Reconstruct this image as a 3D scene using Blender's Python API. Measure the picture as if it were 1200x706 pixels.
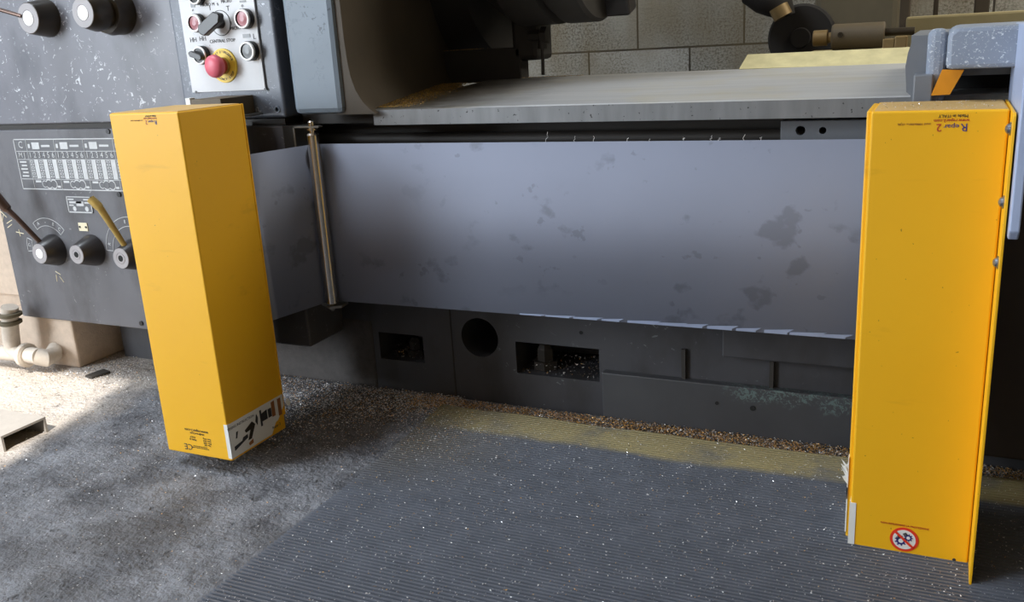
import bpy, bmesh, math, random
import numpy as np
from mathutils import Vector, Matrix, noise as mnoise

for o in list(bpy.data.objects): bpy.data.objects.remove(o)
sc = bpy.context.scene
COL = sc.collection
random.seed(7); rng = np.random.default_rng(11)

# ---------------------------------------------------------------- camera
H = 0.782                                # lens height above the shop floor
def _R(p, r, y):
    cx, sx, cy, sy = math.cos(p), math.sin(p), math.cos(y), math.sin(y)
    ri = Vector((cy, -sy, 0)); f = Vector((sy*cx, cy*cx, -sx)); u = ri.cross(f)
    c, s = math.cos(r), math.sin(r)
    return (c*ri+s*u, -s*ri+c*u, f)
RI, UP, FW = _R(math.radians(16.157), math.radians(-3.409), math.radians(-25.704))
FPX = 1064.2
cd = bpy.data.cameras.new('camera'); cam = bpy.data.objects.new('camera', cd); COL.objects.link(cam)
cd.sensor_width = 36; cd.lens = 36*FPX/1200; cd.clip_start = .02
m = Matrix((RI, UP, -FW)).transposed().to_4x4(); m.translation = (0, 0, H)
cam.matrix_world = m
sc.camera = cam
# ---------------------------------------------------------------- light
sc.view_settings.view_transform = 'Standard'; sc.view_settings.look = 'None'
sc.view_settings.gamma = 1; sc.view_settings.use_curve_mapping = False
sc.view_settings.exposure = 0.0
w = bpy.data.worlds.new('world'); sc.world = w; w.use_nodes = True
w.node_tree.nodes['Background'].inputs[0].default_value = (.90, .95, 1.0, 1)
w.node_tree.nodes['Background'].inputs[1].default_value = .6
SUN_AZ = Vector((-.29, .95)); SUN_EL = math.radians(50)
def light(kind, name, loc, to, energy, col, size=None, size_y=None):
    l = bpy.data.lights.new(name, kind); o = bpy.data.objects.new(name, l); COL.objects.link(o)
    l.energy = energy; l.color = col; o.location = loc
    o.rotation_euler = (Vector(to)-Vector(loc)).to_track_quat('-Z', 'Y').to_euler()
    if kind == 'AREA':
        l.shape = 'RECTANGLE'; l.size = size; l.size_y = size_y
    return o
d = Vector((SUN_AZ.x*math.cos(SUN_EL), SUN_AZ.y*math.cos(SUN_EL), -math.sin(SUN_EL)))
s = light('SUN', 'sun', (2, -8, 8), Vector((2, -8, 8))+d, 9.0, (1, .95, .86)); s.data.angle = .009
# the open shop door front left, plus added fills overhead and at the back wall
light('AREA', 'door_daylight', (-3.7, -1.85, 1.45), (-.7, 1.6, .35), 285, (.82, .91, 1), 1.8, 2.4)
light('AREA', 'overhead_fill', (-2.7, .5, 4.4), (-.8, 1.0, 0), 140, (.82, .91, 1), 1.8, 1.4)  # unseen lamp added to brighten the floor and upward faces
light('AREA', 'back_wall_fill', (1.2, 3.0, 2.2), (-.6, 3.6, .6), 48, (1, .95, .84), 1.6, 1.0)  # unseen lamp added to light the back wall

# ---------------------------------------------------------------- helpers
def ray(x, y):
    a = (x-600)/FPX; b = (353-y)/FPX
    return RI*a+UP*b+FW
def PY(x, y, Y): r = ray(x, y); return Vector((0, 0, H))+r*(Y/r.y)
def PX(x, y, X): r = ray(x, y); return Vector((0, 0, H))+r*(X/r.x)
def PZ(x, y, Z): r = ray(x, y); return Vector((0, 0, H))+r*((Z-H)/r.z)
def rad(px, p): return px*((Vector(p)-Vector((0, 0, H))).dot(FW))/FPX

def tree(name):
    mt = bpy.data.materials.new(name); mt.use_nodes = True
    nt = mt.node_tree; return mt, nt, nt.nodes['Principled BSDF']
def N(nt, t, **k):
    n = nt.nodes.new(t)
    for a, b in k.items():
        if a in n.inputs: n.inputs[a].default_value = b
        else: setattr(n, a, b)
    return n
def noise(nt, scale, detail=4, rough=.55, stretch=(1, 1, 1), off=(0, 0, 0), dist=0):
    tc = N(nt, 'ShaderNodeTexCoord'); mp = N(nt, 'ShaderNodeMapping')
    mp.inputs['Scale'].default_value = stretch; mp.inputs['Location'].default_value = off
    nt.links.new(tc.outputs['Object'], mp.inputs['Vector'])
    n = N(nt, 'ShaderNodeTexNoise'); n.inputs['Scale'].default_value = scale
    n.inputs['Detail'].default_value = detail; n.inputs['Roughness'].default_value = rough
    n.inputs['Distortion'].default_value = dist
    nt.links.new(mp.outputs['Vector'], n.inputs['Vector'])
    return n.outputs['Fac']
def ramp(nt, fac, a, b, inv=False):
    n = N(nt, 'ShaderNodeMapRange'); n.inputs['From Min'].default_value = a; n.inputs['From Max'].default_value = b
    if inv: n.inputs['To Min'].default_value = 1; n.inputs['To Max'].default_value = 0
    nt.links.new(fac, n.inputs['Value']); return n.outputs['Result']
def mul(nt, a, b, op='MULTIPLY'):
    n = N(nt, 'ShaderNodeMath', operation=op)
    for i, v in enumerate((a, b)):
        if isinstance(v, (int, float)): n.inputs[i].default_value = v
        else: nt.links.new(v, n.inputs[i])
    return n.outputs[0]
def mix(nt, fac, a, b):
    n = N(nt, 'ShaderNodeMix', data_type='RGBA')
    if isinstance(fac, (int, float)): n.inputs[0].default_value = fac
    else: nt.links.new(fac, n.inputs[0])
    for i, v in ((6, a), (7, b)):
        if isinstance(v, tuple): n.inputs[i].default_value = (*v[:3], 1)
        else: nt.links.new(v, n.inputs[i])
    return n.outputs[2]
def bump(nt, bs, h, strength, dist=.002):
    n = N(nt, 'ShaderNodeBump'); n.inputs['Strength'].default_value = strength; n.inputs['Distance'].default_value = dist
    nt.links.new(h, n.inputs['Height']); nt.links.new(n.outputs[0], bs.inputs['Normal'])
def lin(r, g, b):
    return tuple(((c/255)/12.92 if c/255 <= .04045 else ((c/255+.055)/1.055)**2.4) for c in (r, g, b))
def simple(name, col, rough=.5, metal=0, var=.15, scale=25, bmp=0):
    mt, nt, bs = tree(name)
    f = noise(nt, scale); dk = tuple(c*(1-var) for c in col); lt = tuple(min(1, c*(1+var)) for c in col)
    nt.links.new(mix(nt, f, dk, lt), bs.inputs['Base Color'])
    bs.inputs['Roughness'].default_value = rough; bs.inputs['Metallic'].default_value = metal
    if bmp: bump(nt, bs, noise(nt, scale*3), bmp)
    return mt
def paint(name, base, chip, amt=.62, rough=.45, scale=70, grime=None, metal=0, bmp=.2):
    """old machine enamel: blotchy, with small chipped flecks of another colour"""
    mt, nt, bs = tree(name)
    f = noise(nt, 6, 5); c0 = mix(nt, f, tuple(c*.75 for c in base), tuple(c*1.2 for c in base))
    a = noise(nt, scale, 3, .7, dist=1.2); zone = noise(nt, 5, 2, off=(3, 1, 7))
    msk = mul(nt, ramp(nt, a, amt, amt+.03), ramp(nt, zone, .42, .58))
    c1 = mix(nt, msk, c0, chip)
    if grime:
        g = ramp(nt, noise(nt, 11, 6, off=(9, 2, 4), stretch=(1, 1, .5)), .5, .7); c1 = mix(nt, mul(nt, g, .7), c1, grime)
    nt.links.new(c1, bs.inputs['Base Color']); bs.inputs['Roughness'].default_value = rough
    bs.inputs['Metallic'].default_value = metal
    if bmp: bump(nt, bs, a, bmp, .001)
    return mt

M = {}
M['yellow'] = None
def yellow_mat():
    mt, nt, bs = tree('yellow_powder_coat')
    c = mix(nt, noise(nt, 5, 3), lin(234, 173, 10), lin(242, 184, 22))
    sm = mul(nt, ramp(nt, noise(nt, 14, 6, .6, stretch=(.4, 1, 2.2), off=(4, 8, 1)), .62, .75), .22)
    c = mix(nt, sm, c, lin(140, 92, 10))
    sp = ramp(nt, noise(nt, 160, 2, .5), .76, .78); c = mix(nt, mul(nt, sp, .6), c, lin(70, 50, 20))
    nt.links.new(c, bs.inputs['Base Color']); bs.inputs['Roughness'].default_value = .5
    bs.inputs['Coat Weight'].default_value = .08; bs.inputs['Coat Roughness'].default_value = .35
    bump(nt, bs, noise(nt, 500, 2), .05, .0005)
    return mt
M['yellow'] = yellow_mat()
M['yellow_top'] = simple('dusty_yellow', lin(200, 165, 105), .7, var=.12)
M['cabinet'] = paint('dark_grey_enamel', lin(96, 96, 101), lin(150, 152, 155), .66, .42, 60, grime=lin(60, 58, 60))
M['panel'] = paint('blue_grey_enamel', lin(112, 113, 121), lin(196, 199, 204), .62, .38, 55, grime=lin(82, 84, 92))
M['pillar'] = paint('worn_blue_grey_enamel', lin(100, 106, 117), lin(175, 182, 192), .60, .38, 90, grime=lin(70, 76, 90))
M['column'] = paint('light_blue_casting_enamel', lin(124, 136, 148), lin(66, 72, 82), .58, .5, 60)
M['casting_brown'] = simple('oily_brown_casting', lin(66, 56, 42), .65, var=.35, scale=8, bmp=.2)
M['casting_dark'] = simple('oily_dark_casting', lin(44, 40, 36), .6, var=.35, scale=12, bmp=.2)
M['base'] = paint('base_enamel', lin(62, 62, 66), lin(105, 112, 112), .66, .5, 40, grime=lin(42, 40, 40))
M['base_rough'] = simple('rough_base', lin(74, 70, 68), .8, var=.4, scale=60, bmp=.8)
M['black'] = simple('black_void', (.006, .006, .006), .8)
M['black_plastic'] = simple('black_plastic', (.009, .008, .008), .35, var=.2)
M['knob'] = simple('dark_knob', lin(48, 45, 46), .34, var=.2, bmp=.05)
M['knob_bronze'] = simple('oily_bronze_knob', lin(46, 38, 25), .3, var=.3)
M['knob_ring'] = simple('knob_ring_grey', lin(158, 154, 156), .45)
M['white'] = simple('white_disc', lin(245, 245, 245), .4, var=.02)
M['plate_white'] = paint('white_panel_plate', lin(204, 205, 208), lin(120, 112, 100), .70, .4, 60, bmp=0)
M['white_print'] = simple('white_print', lin(190, 192, 194), .5, var=.15, scale=90)
M['black_print'] = simple('black_print', lin(45, 45, 48), .5)
M['chart_black'] = simple('chart_plate', lin(92, 93, 97), .4, var=.1)
M['black_matte'] = simple('matte_black', lin(34, 30, 27), .8, var=.3)
M['coupling'] = simple('brown_coupling', lin(84, 72, 52), .55, var=.3)
M['cream'] = simple('cream_plate', lin(225, 215, 185), .5, var=.08)
M['red_lens'] = simple('faded_red_lens', lin(164, 94, 100), .3, var=.1)
M['estop_red'] = simple('faded_red_mushroom', lin(222, 104, 122), .4, var=.08)
M['estop_yellow'] = simple('yellow_ring', lin(238, 205, 70), .45, var=.1)
M['grey_lens'] = simple('grey_lens', lin(120, 122, 124), .35, var=.1)
M['steel'] = simple('polished_steel', lin(205, 198, 188), .22, 1, var=.12, scale=60)
M['zinc'] = simple('zinc_bolt', lin(150, 160, 175), .3, .9, var=.15)
M['steel_dull'] = simple('dull_steel', lin(140, 138, 134), .42, .85, var=.25, scale=40)
M['lever'] = simple('dark_lever_steel', lin(88, 70, 62), .3, .7, var=.4, scale=30)
M['lever_yellow'] = simple('brass_toned_lever', lin(176, 150, 84), .4, .3, var=.4, scale=50)
M['orange'] = simple('orange_inner_paint', lin(214, 138, 20), .5, var=.2)
M['saddle'] = paint('saddle_casting', lin(134, 144, 160), lin(205, 212, 220), .6, .5, 190, grime=lin(92, 98, 108), bmp=.5)
M['saddle_dark'] = simple('saddle_dark_casting', lin(112, 116, 122), .5, var=.15)
M['saddle_plate'] = simple('pale_blue_bracket_paint', lin(168, 182, 212), .4, var=.06)
M['plinth'] = simple('pinkish_concrete', lin(196, 178, 160), .85, var=.2, scale=60, bmp=.5)
M['pipe'] = simple('dusty_white_pipe', lin(190, 180, 168), .7, var=.2, scale=80, bmp=.3)
M['channel'] = simple('grey_steel_channel', lin(148, 143, 138), .7, .1, var=.15, scale=40, bmp=.2)
M['apron'] = simple('brown_apron', lin(52, 44, 38), .6, var=.25)
M['tin'] = simple('brass_fitting', lin(126, 104, 66), .5, .4, var=.3)
M['grey_brown'] = simple('grey_brown_casting', lin(92, 84, 66), .7, var=.25, scale=14)
M['olive'] = simple('olive_grey_beam', lin(132, 118, 80), .7, var=.15, scale=14)
M['way_cream'] = simple('dusty_cream_way', lin(190, 180, 136), .65, var=.35, scale=30)
M['blue_print'] = simple('blue_print', lin(52, 48, 120), .5)
M['red_print'] = simple('red_print', lin(178, 50, 40), .5)
M['sign_red'] = simple('sign_red', lin(222, 58, 34), .45, var=.05)
M['sticker'] = simple('white_sticker', lin(226, 226, 222), .5, var=.05)
M['sticker_brown'] = simple('sticker_print_brown', lin(150, 96, 50), .5)
M['chip_silver'] = simple('chip_silver', lin(232, 230, 230), .3, .25, var=.2)  # silver and gold chips: glint put into a bright, barely metallic colour
M['chip_gold'] = simple('chip_gold', lin(226, 176, 104), .35, .3, var=.3)
M['chip_dark'] = simple('chip_dark', lin(84, 76, 70), .5, .3, var=.3)

def bed_mat():
    mt, nt, bs = tree('ground_bedway_steel')
    f = noise(nt, 30, 4, stretch=(.06, 1, 1)); c = mix(nt, f, lin(150, 152, 156), lin(196, 196, 196))
    g = ramp(nt, noise(nt, 7, 4, off=(5, 5, 5)), .5, .75)
    c = mix(nt, mul(nt, g, .45), c, lin(178, 166, 128))
    tc = N(nt, 'ShaderNodeTexCoord'); sx = N(nt, 'ShaderNodeSeparateXYZ'); nt.links.new(tc.outputs['Object'], sx.inputs[0])
    xx = mul(nt, mul(nt, sx.outputs['X'], mul(nt, noise(nt, 12, 5, .6), .22), 'ADD'), mul(nt, sx.outputs['Y'], .25), 'ADD')
    c = mix(nt, mul(nt, ramp(nt, xx, .40, .16), .9), c, lin(58, 50, 34))     # browner and darker towards the headstock
    nt.links.new(c, bs.inputs['Base Color']); bs.inputs['Metallic'].default_value = .3; bs.inputs['Roughness'].default_value = .45
    bump(nt, bs, f, .08, .0005)
    return mt
M['bed'] = bed_mat()
def ledge_mat():
    mt, nt, bs = tree('scraped_ledge_enamel')
    c = mix(nt, noise(nt, 7, 5), lin(52, 52, 55), lin(74, 75, 78))
    tc = N(nt, 'ShaderNodeTexCoord'); sx = N(nt, 'ShaderNodeSeparateXYZ'); nt.links.new(tc.outputs['Object'], sx.inputs[0])
    n_ = mul(nt, noise(nt, 14, 3), .10)
    m1 = ramp(nt, mul(nt, sx.outputs['X'], n_, 'ADD'), .68, .74); m2 = ramp(nt, mul(nt, sx.outputs['Z'], n_, 'ADD'), .128, .14)
    fl = ramp(nt, noise(nt, 110, 4, .75, dist=1), .52, .56)
    c = mix(nt, mul(nt, mul(nt, mul(nt, m1, m2), fl), .8), c, lin(98, 116, 114))
    nt.links.new(c, bs.inputs['Base Color']); bs.inputs['Roughness'].default_value = .5
    return mt
M['ledge'] = ledge_mat()
def railfront():
    mt, nt, bs = tree('bed_edge_steel')
    f = noise(nt, 40, 4, stretch=(1, 1, .15)); c = mix(nt, f, lin(96, 98, 100), lin(142, 144, 146))
    c = mix(nt, ramp(nt, noise(nt, 150, 2), .7, .72), c, lin(50, 50, 50))
    nt.links.new(c, bs.inputs['Base Color']); bs.inputs['Metallic'].default_value = .35; bs.inputs['Roughness'].default_value = .5
    return mt
M['bed_front'] = railfront()
def sheet_mat():
    mt, nt, bs = tree('blue_grey_spring_steel')
    c = mix(nt, noise(nt, 3, 4), lin(124, 129, 144), lin(138, 143, 160))
    st = ramp(nt, noise(nt, 14, 5, .5, off=(1.3, 0, 2.1), stretch=(1, 1, 1.2)), .60, .66)
    st2 = ramp(nt, noise(nt, 34, 3, .5, off=(5, 0, 3)), .66, .70)
    st = mul(nt, st, mul(nt, st2, .8), 'MAXIMUM')
    zone = ramp(nt, noise(nt, 3.0, 1, off=(2.6, 0, .4)), .40, .5)
    c = mix(nt, mul(nt, mul(nt, st, zone), .42), c, lin(84, 86, 94))
    nt.links.new(c, bs.inputs['Base Color']); bs.inputs['Metallic'].default_value = .35
    bs.inputs['Roughness'].default_value = .68
    bump(nt, bs, noise(nt, 2.5, 2), .25, .01)
    return mt
M['sheet'] = sheet_mat()
M['sheet_streak'] = simple('pale_streak_steel', lin(160, 172, 200), .4, .4, var=.1)
def floor_mat():
    mt, nt, bs = tree('oil_dark_concrete')
    a = noise(nt, 9, 8, .65); b = noise(nt, 60, 5, .6)
    c = mix(nt, ramp(nt, a, .34, .66), lin(74, 75, 80), lin(134, 136, 142))
    c = mix(nt, mul(nt, ramp(nt, b, .55, .7), .5), c, lin(62, 62, 70))
    c = mix(nt, mul(nt, ramp(nt, noise(nt, 220, 2, .5), .66, .7), .5), c, lin(180, 180, 188))
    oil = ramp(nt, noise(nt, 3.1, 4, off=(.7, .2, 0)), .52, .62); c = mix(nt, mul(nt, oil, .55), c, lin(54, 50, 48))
    # dry dusty concrete at the left, beyond the oily work area
    tc = N(nt, 'ShaderNodeTexCoord'); sx = N(nt, 'ShaderNodeSeparateXYZ'); nt.links.new(tc.outputs['Object'], sx.inputs[0])
    wv = mul(nt, sx.outputs['X'], mul(nt, noise(nt, 6, 4), .5), 'ADD')
    dry = ramp(nt, wv, -1.42, -1.62); 
    c = mix(nt, mul(nt, dry, .8), c, lin(176, 166, 156))
    nt.links.new(c, bs.inputs['Base Color']); bs.inputs['Roughness'].default_value = .62
    h = mul(nt, mul(nt, noise(nt, 13, 5, .6), .8), mul(nt, noise(nt, 120, 3), .2), 'ADD')
    pit = ramp(nt, noise(nt, 26, 5, .7, off=(2, 9, 0)), .62, .7); h = mul(nt, h, mul(nt, pit, .35), 'SUBTRACT')
    bump(nt, bs, h, 1.0, .022)
    return mt
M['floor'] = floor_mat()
def mat_mat():
    mt, nt, bs = tree('ribbed_rubber')
    c = mix(nt, noise(nt, 20, 5), lin(72, 76, 84), lin(104, 108, 118))
    tc = N(nt, 'ShaderNodeTexCoord'); sx = N(nt, 'ShaderNodeSeparateXYZ'); nt.links.new(tc.outputs['Object'], sx.inputs[0])
    # coolant and swarf stain along the machine side (object space, origin at the near left corner)
    e = mul(nt, sx.outputs['Y'], mul(nt, noise(nt, 6, 5), .05), 'ADD')
    msk = ramp(nt, e, .722, .742)
    mm_ = mul(nt, msk, ramp(nt, noise(nt, 9, 5, .65, off=(1, 4, 2)), .2, .5)); c = mix(nt, mul(nt, mm_, .8), c, lin(158, 144, 98))
    e2 = mul(nt, ramp(nt, mul(nt, sx.outputs['X'], mul(nt, noise(nt, 8, 4), .12), 'ADD'), .36, .1), ramp(nt, sx.outputs['Y'], .42, .62))
    c = mix(nt, mul(nt, e2, .6), c, lin(84, 74, 52))
    nt.links.new(c, bs.inputs['Base Color']); bs.inputs['Roughness'].default_value = .5
    bump(nt, bs, noise(nt, 300, 3), .3, .001)
    return mt
M['mat'] = mat_mat()
def wall_mat():
    mt, nt, bs = tree('painted_concrete_block')
    tc = N(nt, 'ShaderNodeTexCoord'); mp = N(nt, 'ShaderNodeMapping'); mp.inputs['Rotation'].default_value = (math.radians(90), 0, 0)
    mp.inputs['Location'].default_value = (WX, WZ, 0)
    nt.links.new(tc.outputs['Object'], mp.inputs['Vector'])
    br = N(nt, 'ShaderNodeTexBrick'); br.inputs['Scale'].default_value = 1
    br.inputs['Brick Width'].default_value = .415; br.inputs['Row Height'].default_value = .2; br.inputs['Mortar Size'].default_value = .004
    br.inputs['Color1'].default_value = (*lin(186, 184, 176), 1); br.inputs['Color2'].default_value = (*lin(158, 154, 142), 1); br.inputs['Mortar'].default_value = (*lin(60, 54, 46), 1)
    nt.links.new(mp.outputs[0], br.inputs['Vector'])
    p = noise(nt, 120, 5, .75); c = mix(nt, mul(nt, mul(nt, ramp(nt, p, .46, .60), ramp(nt, noise(nt, 3.5, 4, off=(2, 0, 5)), .3, .7)), .95), br.outputs['Color'], lin(78, 70, 54))
    st = ramp(nt, noise(nt, 4, 3, off=(6, 0, 2), stretch=(1, 1, .5)), .45, .65); c = mix(nt, mul(nt, st, .5), c, lin(120, 104, 70))
    nt.links.new(c, bs.inputs['Base Color']); bs.inputs['Roughness'].default_value = .85
    bump(nt, bs, p, .6, .01)
    return mt

class G:
    """collects shapes; build() links them as one mesh object"""
    def __init__(s): s.bm = bmesh.new(); s.mats = []
    def _mi(s, m):
        if m is None: return 0
        if m not in s.mats: s.mats.append(m)
        return s.mats.index(m)
    def _add(s, b, m):
        i = s._mi(m)
        for f in b.faces: f.material_index = i
        me = bpy.data.meshes.new('t'); b.to_mesh(me); b.free(); s.bm.from_mesh(me); bpy.data.meshes.remove(me)
    def box(s, x0, x1, y0, y1, z0, z1, m=None, bev=0, seg=2):
        b = bmesh.new(); bmesh.ops.create_cube(b, size=1)
        for v in b.verts: v.co = Vector(((x0+x1)/2+v.co.x*(x1-x0), (y0+y1)/2+v.co.y*(y1-y0), (z0+z1)/2+v.co.z*(z1-z0)))
        if bev: bmesh.ops.bevel(b, geom=list(b.edges), offset=bev, segments=seg, profile=.5, affect='EDGES')
        s._add(b, m); return s
    def lathe(s, p0, ax, prof, m=None, n=32, mats=None):
        """prof: list of (distance along ax, radius)"""
        ax = Vector(ax).normalized(); u = ax.orthogonal().normalized(); v = ax.cross(u); p0 = Vector(p0)
        b = bmesh.new(); rings = []
        for t, r in prof:
            rings.append([b.verts.new(p0+ax*t+(u*math.cos(2*math.pi*k/n)+v*math.sin(2*math.pi*k/n))*max(r, 1e-5)) for k in range(n)])
        for i in range(len(rings)-1):
            mi = s._mi(mats[i] if mats else m)
            for k in range(n):
                f = b.faces.new((rings[i][k], rings[i][(k+1) % n], rings[i+1][(k+1) % n], rings[i+1][k])); f.material_index = mi; f.smooth = n > 8
        c = b.faces.new(rings[0]); c.material_index = s._mi(mats[0] if mats else m)
        c = b.faces.new(rings[-1]); c.material_index = s._mi(mats[-1] if mats else m)
        bmesh.ops.recalc_face_normals(b, faces=b.faces)
        me = bpy.data.meshes.new('t'); b.to_mesh(me); b.free(); s.bm.from_mesh(me); bpy.data.meshes.remove(me); return s
    def tube(s, a, b, r, m=None, n=16, r2=None):
        a, b = Vector(a), Vector(b); L = (b-a).length
        return s.lathe(a, b-a, [(0, r), (L, r if r2 is None else r2)], m, n)
    def prism(s, pts, vec, m=None, bev=0):
        """closed polygon of 3D points extruded by vec"""
        b = bmesh.new(); vs = [b.verts.new(Vector(p)) for p in pts]; f = b.faces.new(vs)
        r = bmesh.ops.extrude_face_region(b, geom=[f])
        bmesh.ops.translate(b, verts=[g for g in r['geom'] if isinstance(g, bmesh.types.BMVert)], vec=Vector(vec))
        bmesh.ops.recalc_face_normals(b, faces=b.faces)
        if bev: bmesh.ops.bevel(b, geom=list(b.edges), offset=bev, segments=2, profile=.5, affect='EDGES')
        s._add(b, m); return s
    def sweep(s, pts, r, m=None, n=12):
        pts = [Vector(p) for p in pts]; b = bmesh.new(); rings = []
        u = (pts[1]-pts[0]).orthogonal().normalized()
        for i, p in enumerate(pts):
            t = (pts[min(i+1, len(pts)-1)]-pts[max(i-1, 0)]).normalized(); u = (u-t*u.dot(t)).normalized(); v = t.cross(u)
            rr = r[i] if isinstance(r, (list, tuple)) else r
            rings.append([b.verts.new(p+(u*math.cos(2*math.pi*k/n)+v*math.sin(2*math.pi*k/n))*rr) for k in range(n)])
        for i in range(len(rings)-1):
            for k in range(n):
                f = b.faces.new((rings[i][k], rings[i][(k+1) % n], rings[i+1][(k+1) % n], rings[i+1][k])); f.smooth = True
        b.faces.new(rings[0]); b.faces.new(rings[-1]); bmesh.ops.recalc_face_normals(b, faces=b.faces)
        i0 = s._mi(m)
        for f in b.faces: f.material_index = i0
        me = bpy.data.meshes.new('t'); b.to_mesh(me); b.free(); s.bm.from_mesh(me); bpy.data.meshes.remove(me); return s
    def build(s, name, m=None, parent=None):
        me = bpy.data.meshes.new(name); s.bm.to_mesh(me); s.bm.free()
        if m is not None and not s.mats: s.mats = [m]
        for k in s.mats: me.materials.append(k)
        fl = [p.use_smooth for p in me.polygons]
        if any(fl):
            me.set_sharp_from_angle(angle=math.radians(32)); me.polygons.foreach_set('use_smooth', fl)
        o = bpy.data.objects.new(name, me); COL.objects.link(o)
        place(o, parent); return o
def place(o, parent):
    """mesh data is written in world space: shift it to the origin of its top-level thing"""
    if parent is not None:
        top = parent
        while top.parent: top = top.parent
        o.data.transform(Matrix.Translation(-top.location)); o.parent = parent
def origin(o, loc):
    loc = Vector(loc); o.data.transform(Matrix.Translation(-loc)); o.location = loc; return o
def tag(o, label, cat, group=None, kind=None):
    o['label'] = label; o['category'] = cat
    if group: o['group'] = group
    if kind: o['kind'] = kind
    return o
def thing(name, loc, label, cat, group=None):
    o = bpy.data.objects.new(name, None); COL.objects.link(o); o.location = Vector(loc); return tag(o, label, cat, group)
def cut(o, cutters):
    """boolean holes, baked into the mesh"""
    cos = []
    for g in cutters:
        c = g.build('cutter'); cos.append(c); md = o.modifiers.new('b', 'BOOLEAN'); md.object = c; md.operation = 'DIFFERENCE'; md.solver = 'EXACT'
    dg = bpy.context.evaluated_depsgraph_get(); me = bpy.data.meshes.new_from_object(o.evaluated_get(dg)); o.modifiers.clear(); o.data = me
    for c in cos: bpy.data.objects.remove(c)
def text_mesh(body, size, x_axis, y_axis, loc, depth=.0004, align='CENTER', sx=1):
    cu = bpy.data.curves.new('t', 'FONT'); cu.body = body; cu.size = size; cu.align_x = align; cu.align_y = 'CENTER'; cu.extrude = depth; cu.resolution_u = 2
    t = bpy.data.objects.new('t', cu); COL.objects.link(t)
    dg = bpy.context.evaluated_depsgraph_get(); me = bpy.data.meshes.new_from_object(t.evaluated_get(dg)); bpy.data.objects.remove(t)
    xa, ya = Vector(x_axis).normalized(), Vector(y_axis).normalized(); za = xa.cross(ya)
    mm = Matrix((xa*sx, ya, za)).transposed().to_4x4(); mm.translation = Vector(loc); me.transform(mm); return me
def add_text(g, m, *a, **k):
    me = text_mesh(*a, **k); i = g._mi(m)
    for p in me.polygons: p.material_index = i
    g.bm.from_mesh(me); bpy.data.meshes.remove(me)
NY = Vector((0, -1, 0))

# ================================================================= setting
YW = 3.6
j = PY(690, 66, YW); WX = -j.x; WZ = -j.z      # a block joint of the wall
M['wall'] = wall_mat()
def structure(g, name, m):
    o = g.build(name, m); o['kind'] = 'structure'; return o
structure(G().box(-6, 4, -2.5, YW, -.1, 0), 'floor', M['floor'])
structure(G().box(-6, 4, YW, YW+.2, 0, 5.4), 'wall_back', M['wall'])
structure(G().box(-6, 4, -2.1, YW+.2, 5.4, 5.5), 'ceiling_sun_block', M['plinth'])  # out of view, added to block the rest of the sun
structure(G().box(3.2, 3.3, -2.1, YW, 0, 5.4), 'wall_right_sky_block', M['olive'])  # out of view, added to cut sky light from the right
# added front wall, unseen; its opening is shaped to sun only the left floor
def back(px, py, z=0):
    p = PZ(px, py, z); t = (-2.0-p.y)/d.y; return p+d*t
w1 = back(93, 496); zlo = back(30, 560).z; zhi = back(120, 424).z
fw = G().box(-6, 3.3, -2.1, -2.0, 0, 5.4, M['plinth']).build('wall_front_sun_mask'); fw['kind'] = 'structure'
cut(fw, [G().box(w1.x-1.3, w1.x, -2.3, -1.8, zlo, zhi)])

# ================================================================= lathe
Yc = 1.55
L = thing('lathe', (-1.0, 1.7, 0), 'old grey metalworking lathe with levers, dials and a ground steel bed', 'lathe')
XC1 = -1.255; zcb = H-.643; zct = H-.149
def X_at(px, py, Y): return PY(px, py, Y).x
def Z_at(px, py, Y): return PY(px, py, Y).z

# --- gearbox cabinet (levers and gear chart)
cab = G().box(-2.205, XC1, Yc, 2.25, zcb, zct, bev=.004).build('gearbox_cabinet', M['cabinet'], L)
# --- base
YB = 1.68
base = G().box(-2.0, .9, YB, 2.2, 0, H-.20).build('base', M['base'], L)
lg = PY(705, 437, YB-.02); 
ho = PY(562, 396, YB); hr = rad(24, ho)
a0, a1 = PY(452, 390, YB), PY(498, 426, YB)
b0, b1 = PY(604, 403, YB), PY(703, 448, YB)
cut(base, [G().lathe(ho-Vector((0, .1, 0)), (0, 1, 0), [(0, hr), (.3, hr)], n=40),
           G().box(a0.x-.02, a1.x, YB-.1, YB+.16, a1.z, a0.z), G().box(b0.x, b1.x, YB-.1, YB+.16, b1.z, b0.z+.005)])
base.data.materials.clear(); base.data.materials.append(M['base'])
G().box(lg.x, .9, YB-.02, YB+.02, 0, lg.z, bev=.002).build('base_ledge', M['ledge'], L)
0 and print('ledge z', lg.z, PY(870, 470, YB).x+1, PY(985, 480, YB).x+1, PY(925, 470, YB-.02).z)
for px in (533,):
    p = PY(px, 440, YB); G().box(p.x-.0012, p.x+.0012, YB-.0015, YB+.002, 0, H-.3).build('base_seam', M['casting_dark'], L)
up = PY(850, 413, YB)
G().box(up.x, .9, YB-.03, YB+.02, up.z, H-.25, bev=.003).build('base_rib', M['base'], L)
for px in (802, 905):
    p = PY(px, 430, YB); G().box(p.x-.004, p.x+.004, YB-.008, YB+.002, lg.z, up.z).build('base_web', M['casting_dark'], L)
# rough foot of the base under the cabinet
ra = PY(330, 400, YB); rb = PY(480, 440, YB)
G().box(-1.62, a0.x-.035, YB-.003, YB+.02, 0, PY(440, 376, YB).z, bev=.006).build('base_foot', M['base_rough'], L)
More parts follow.
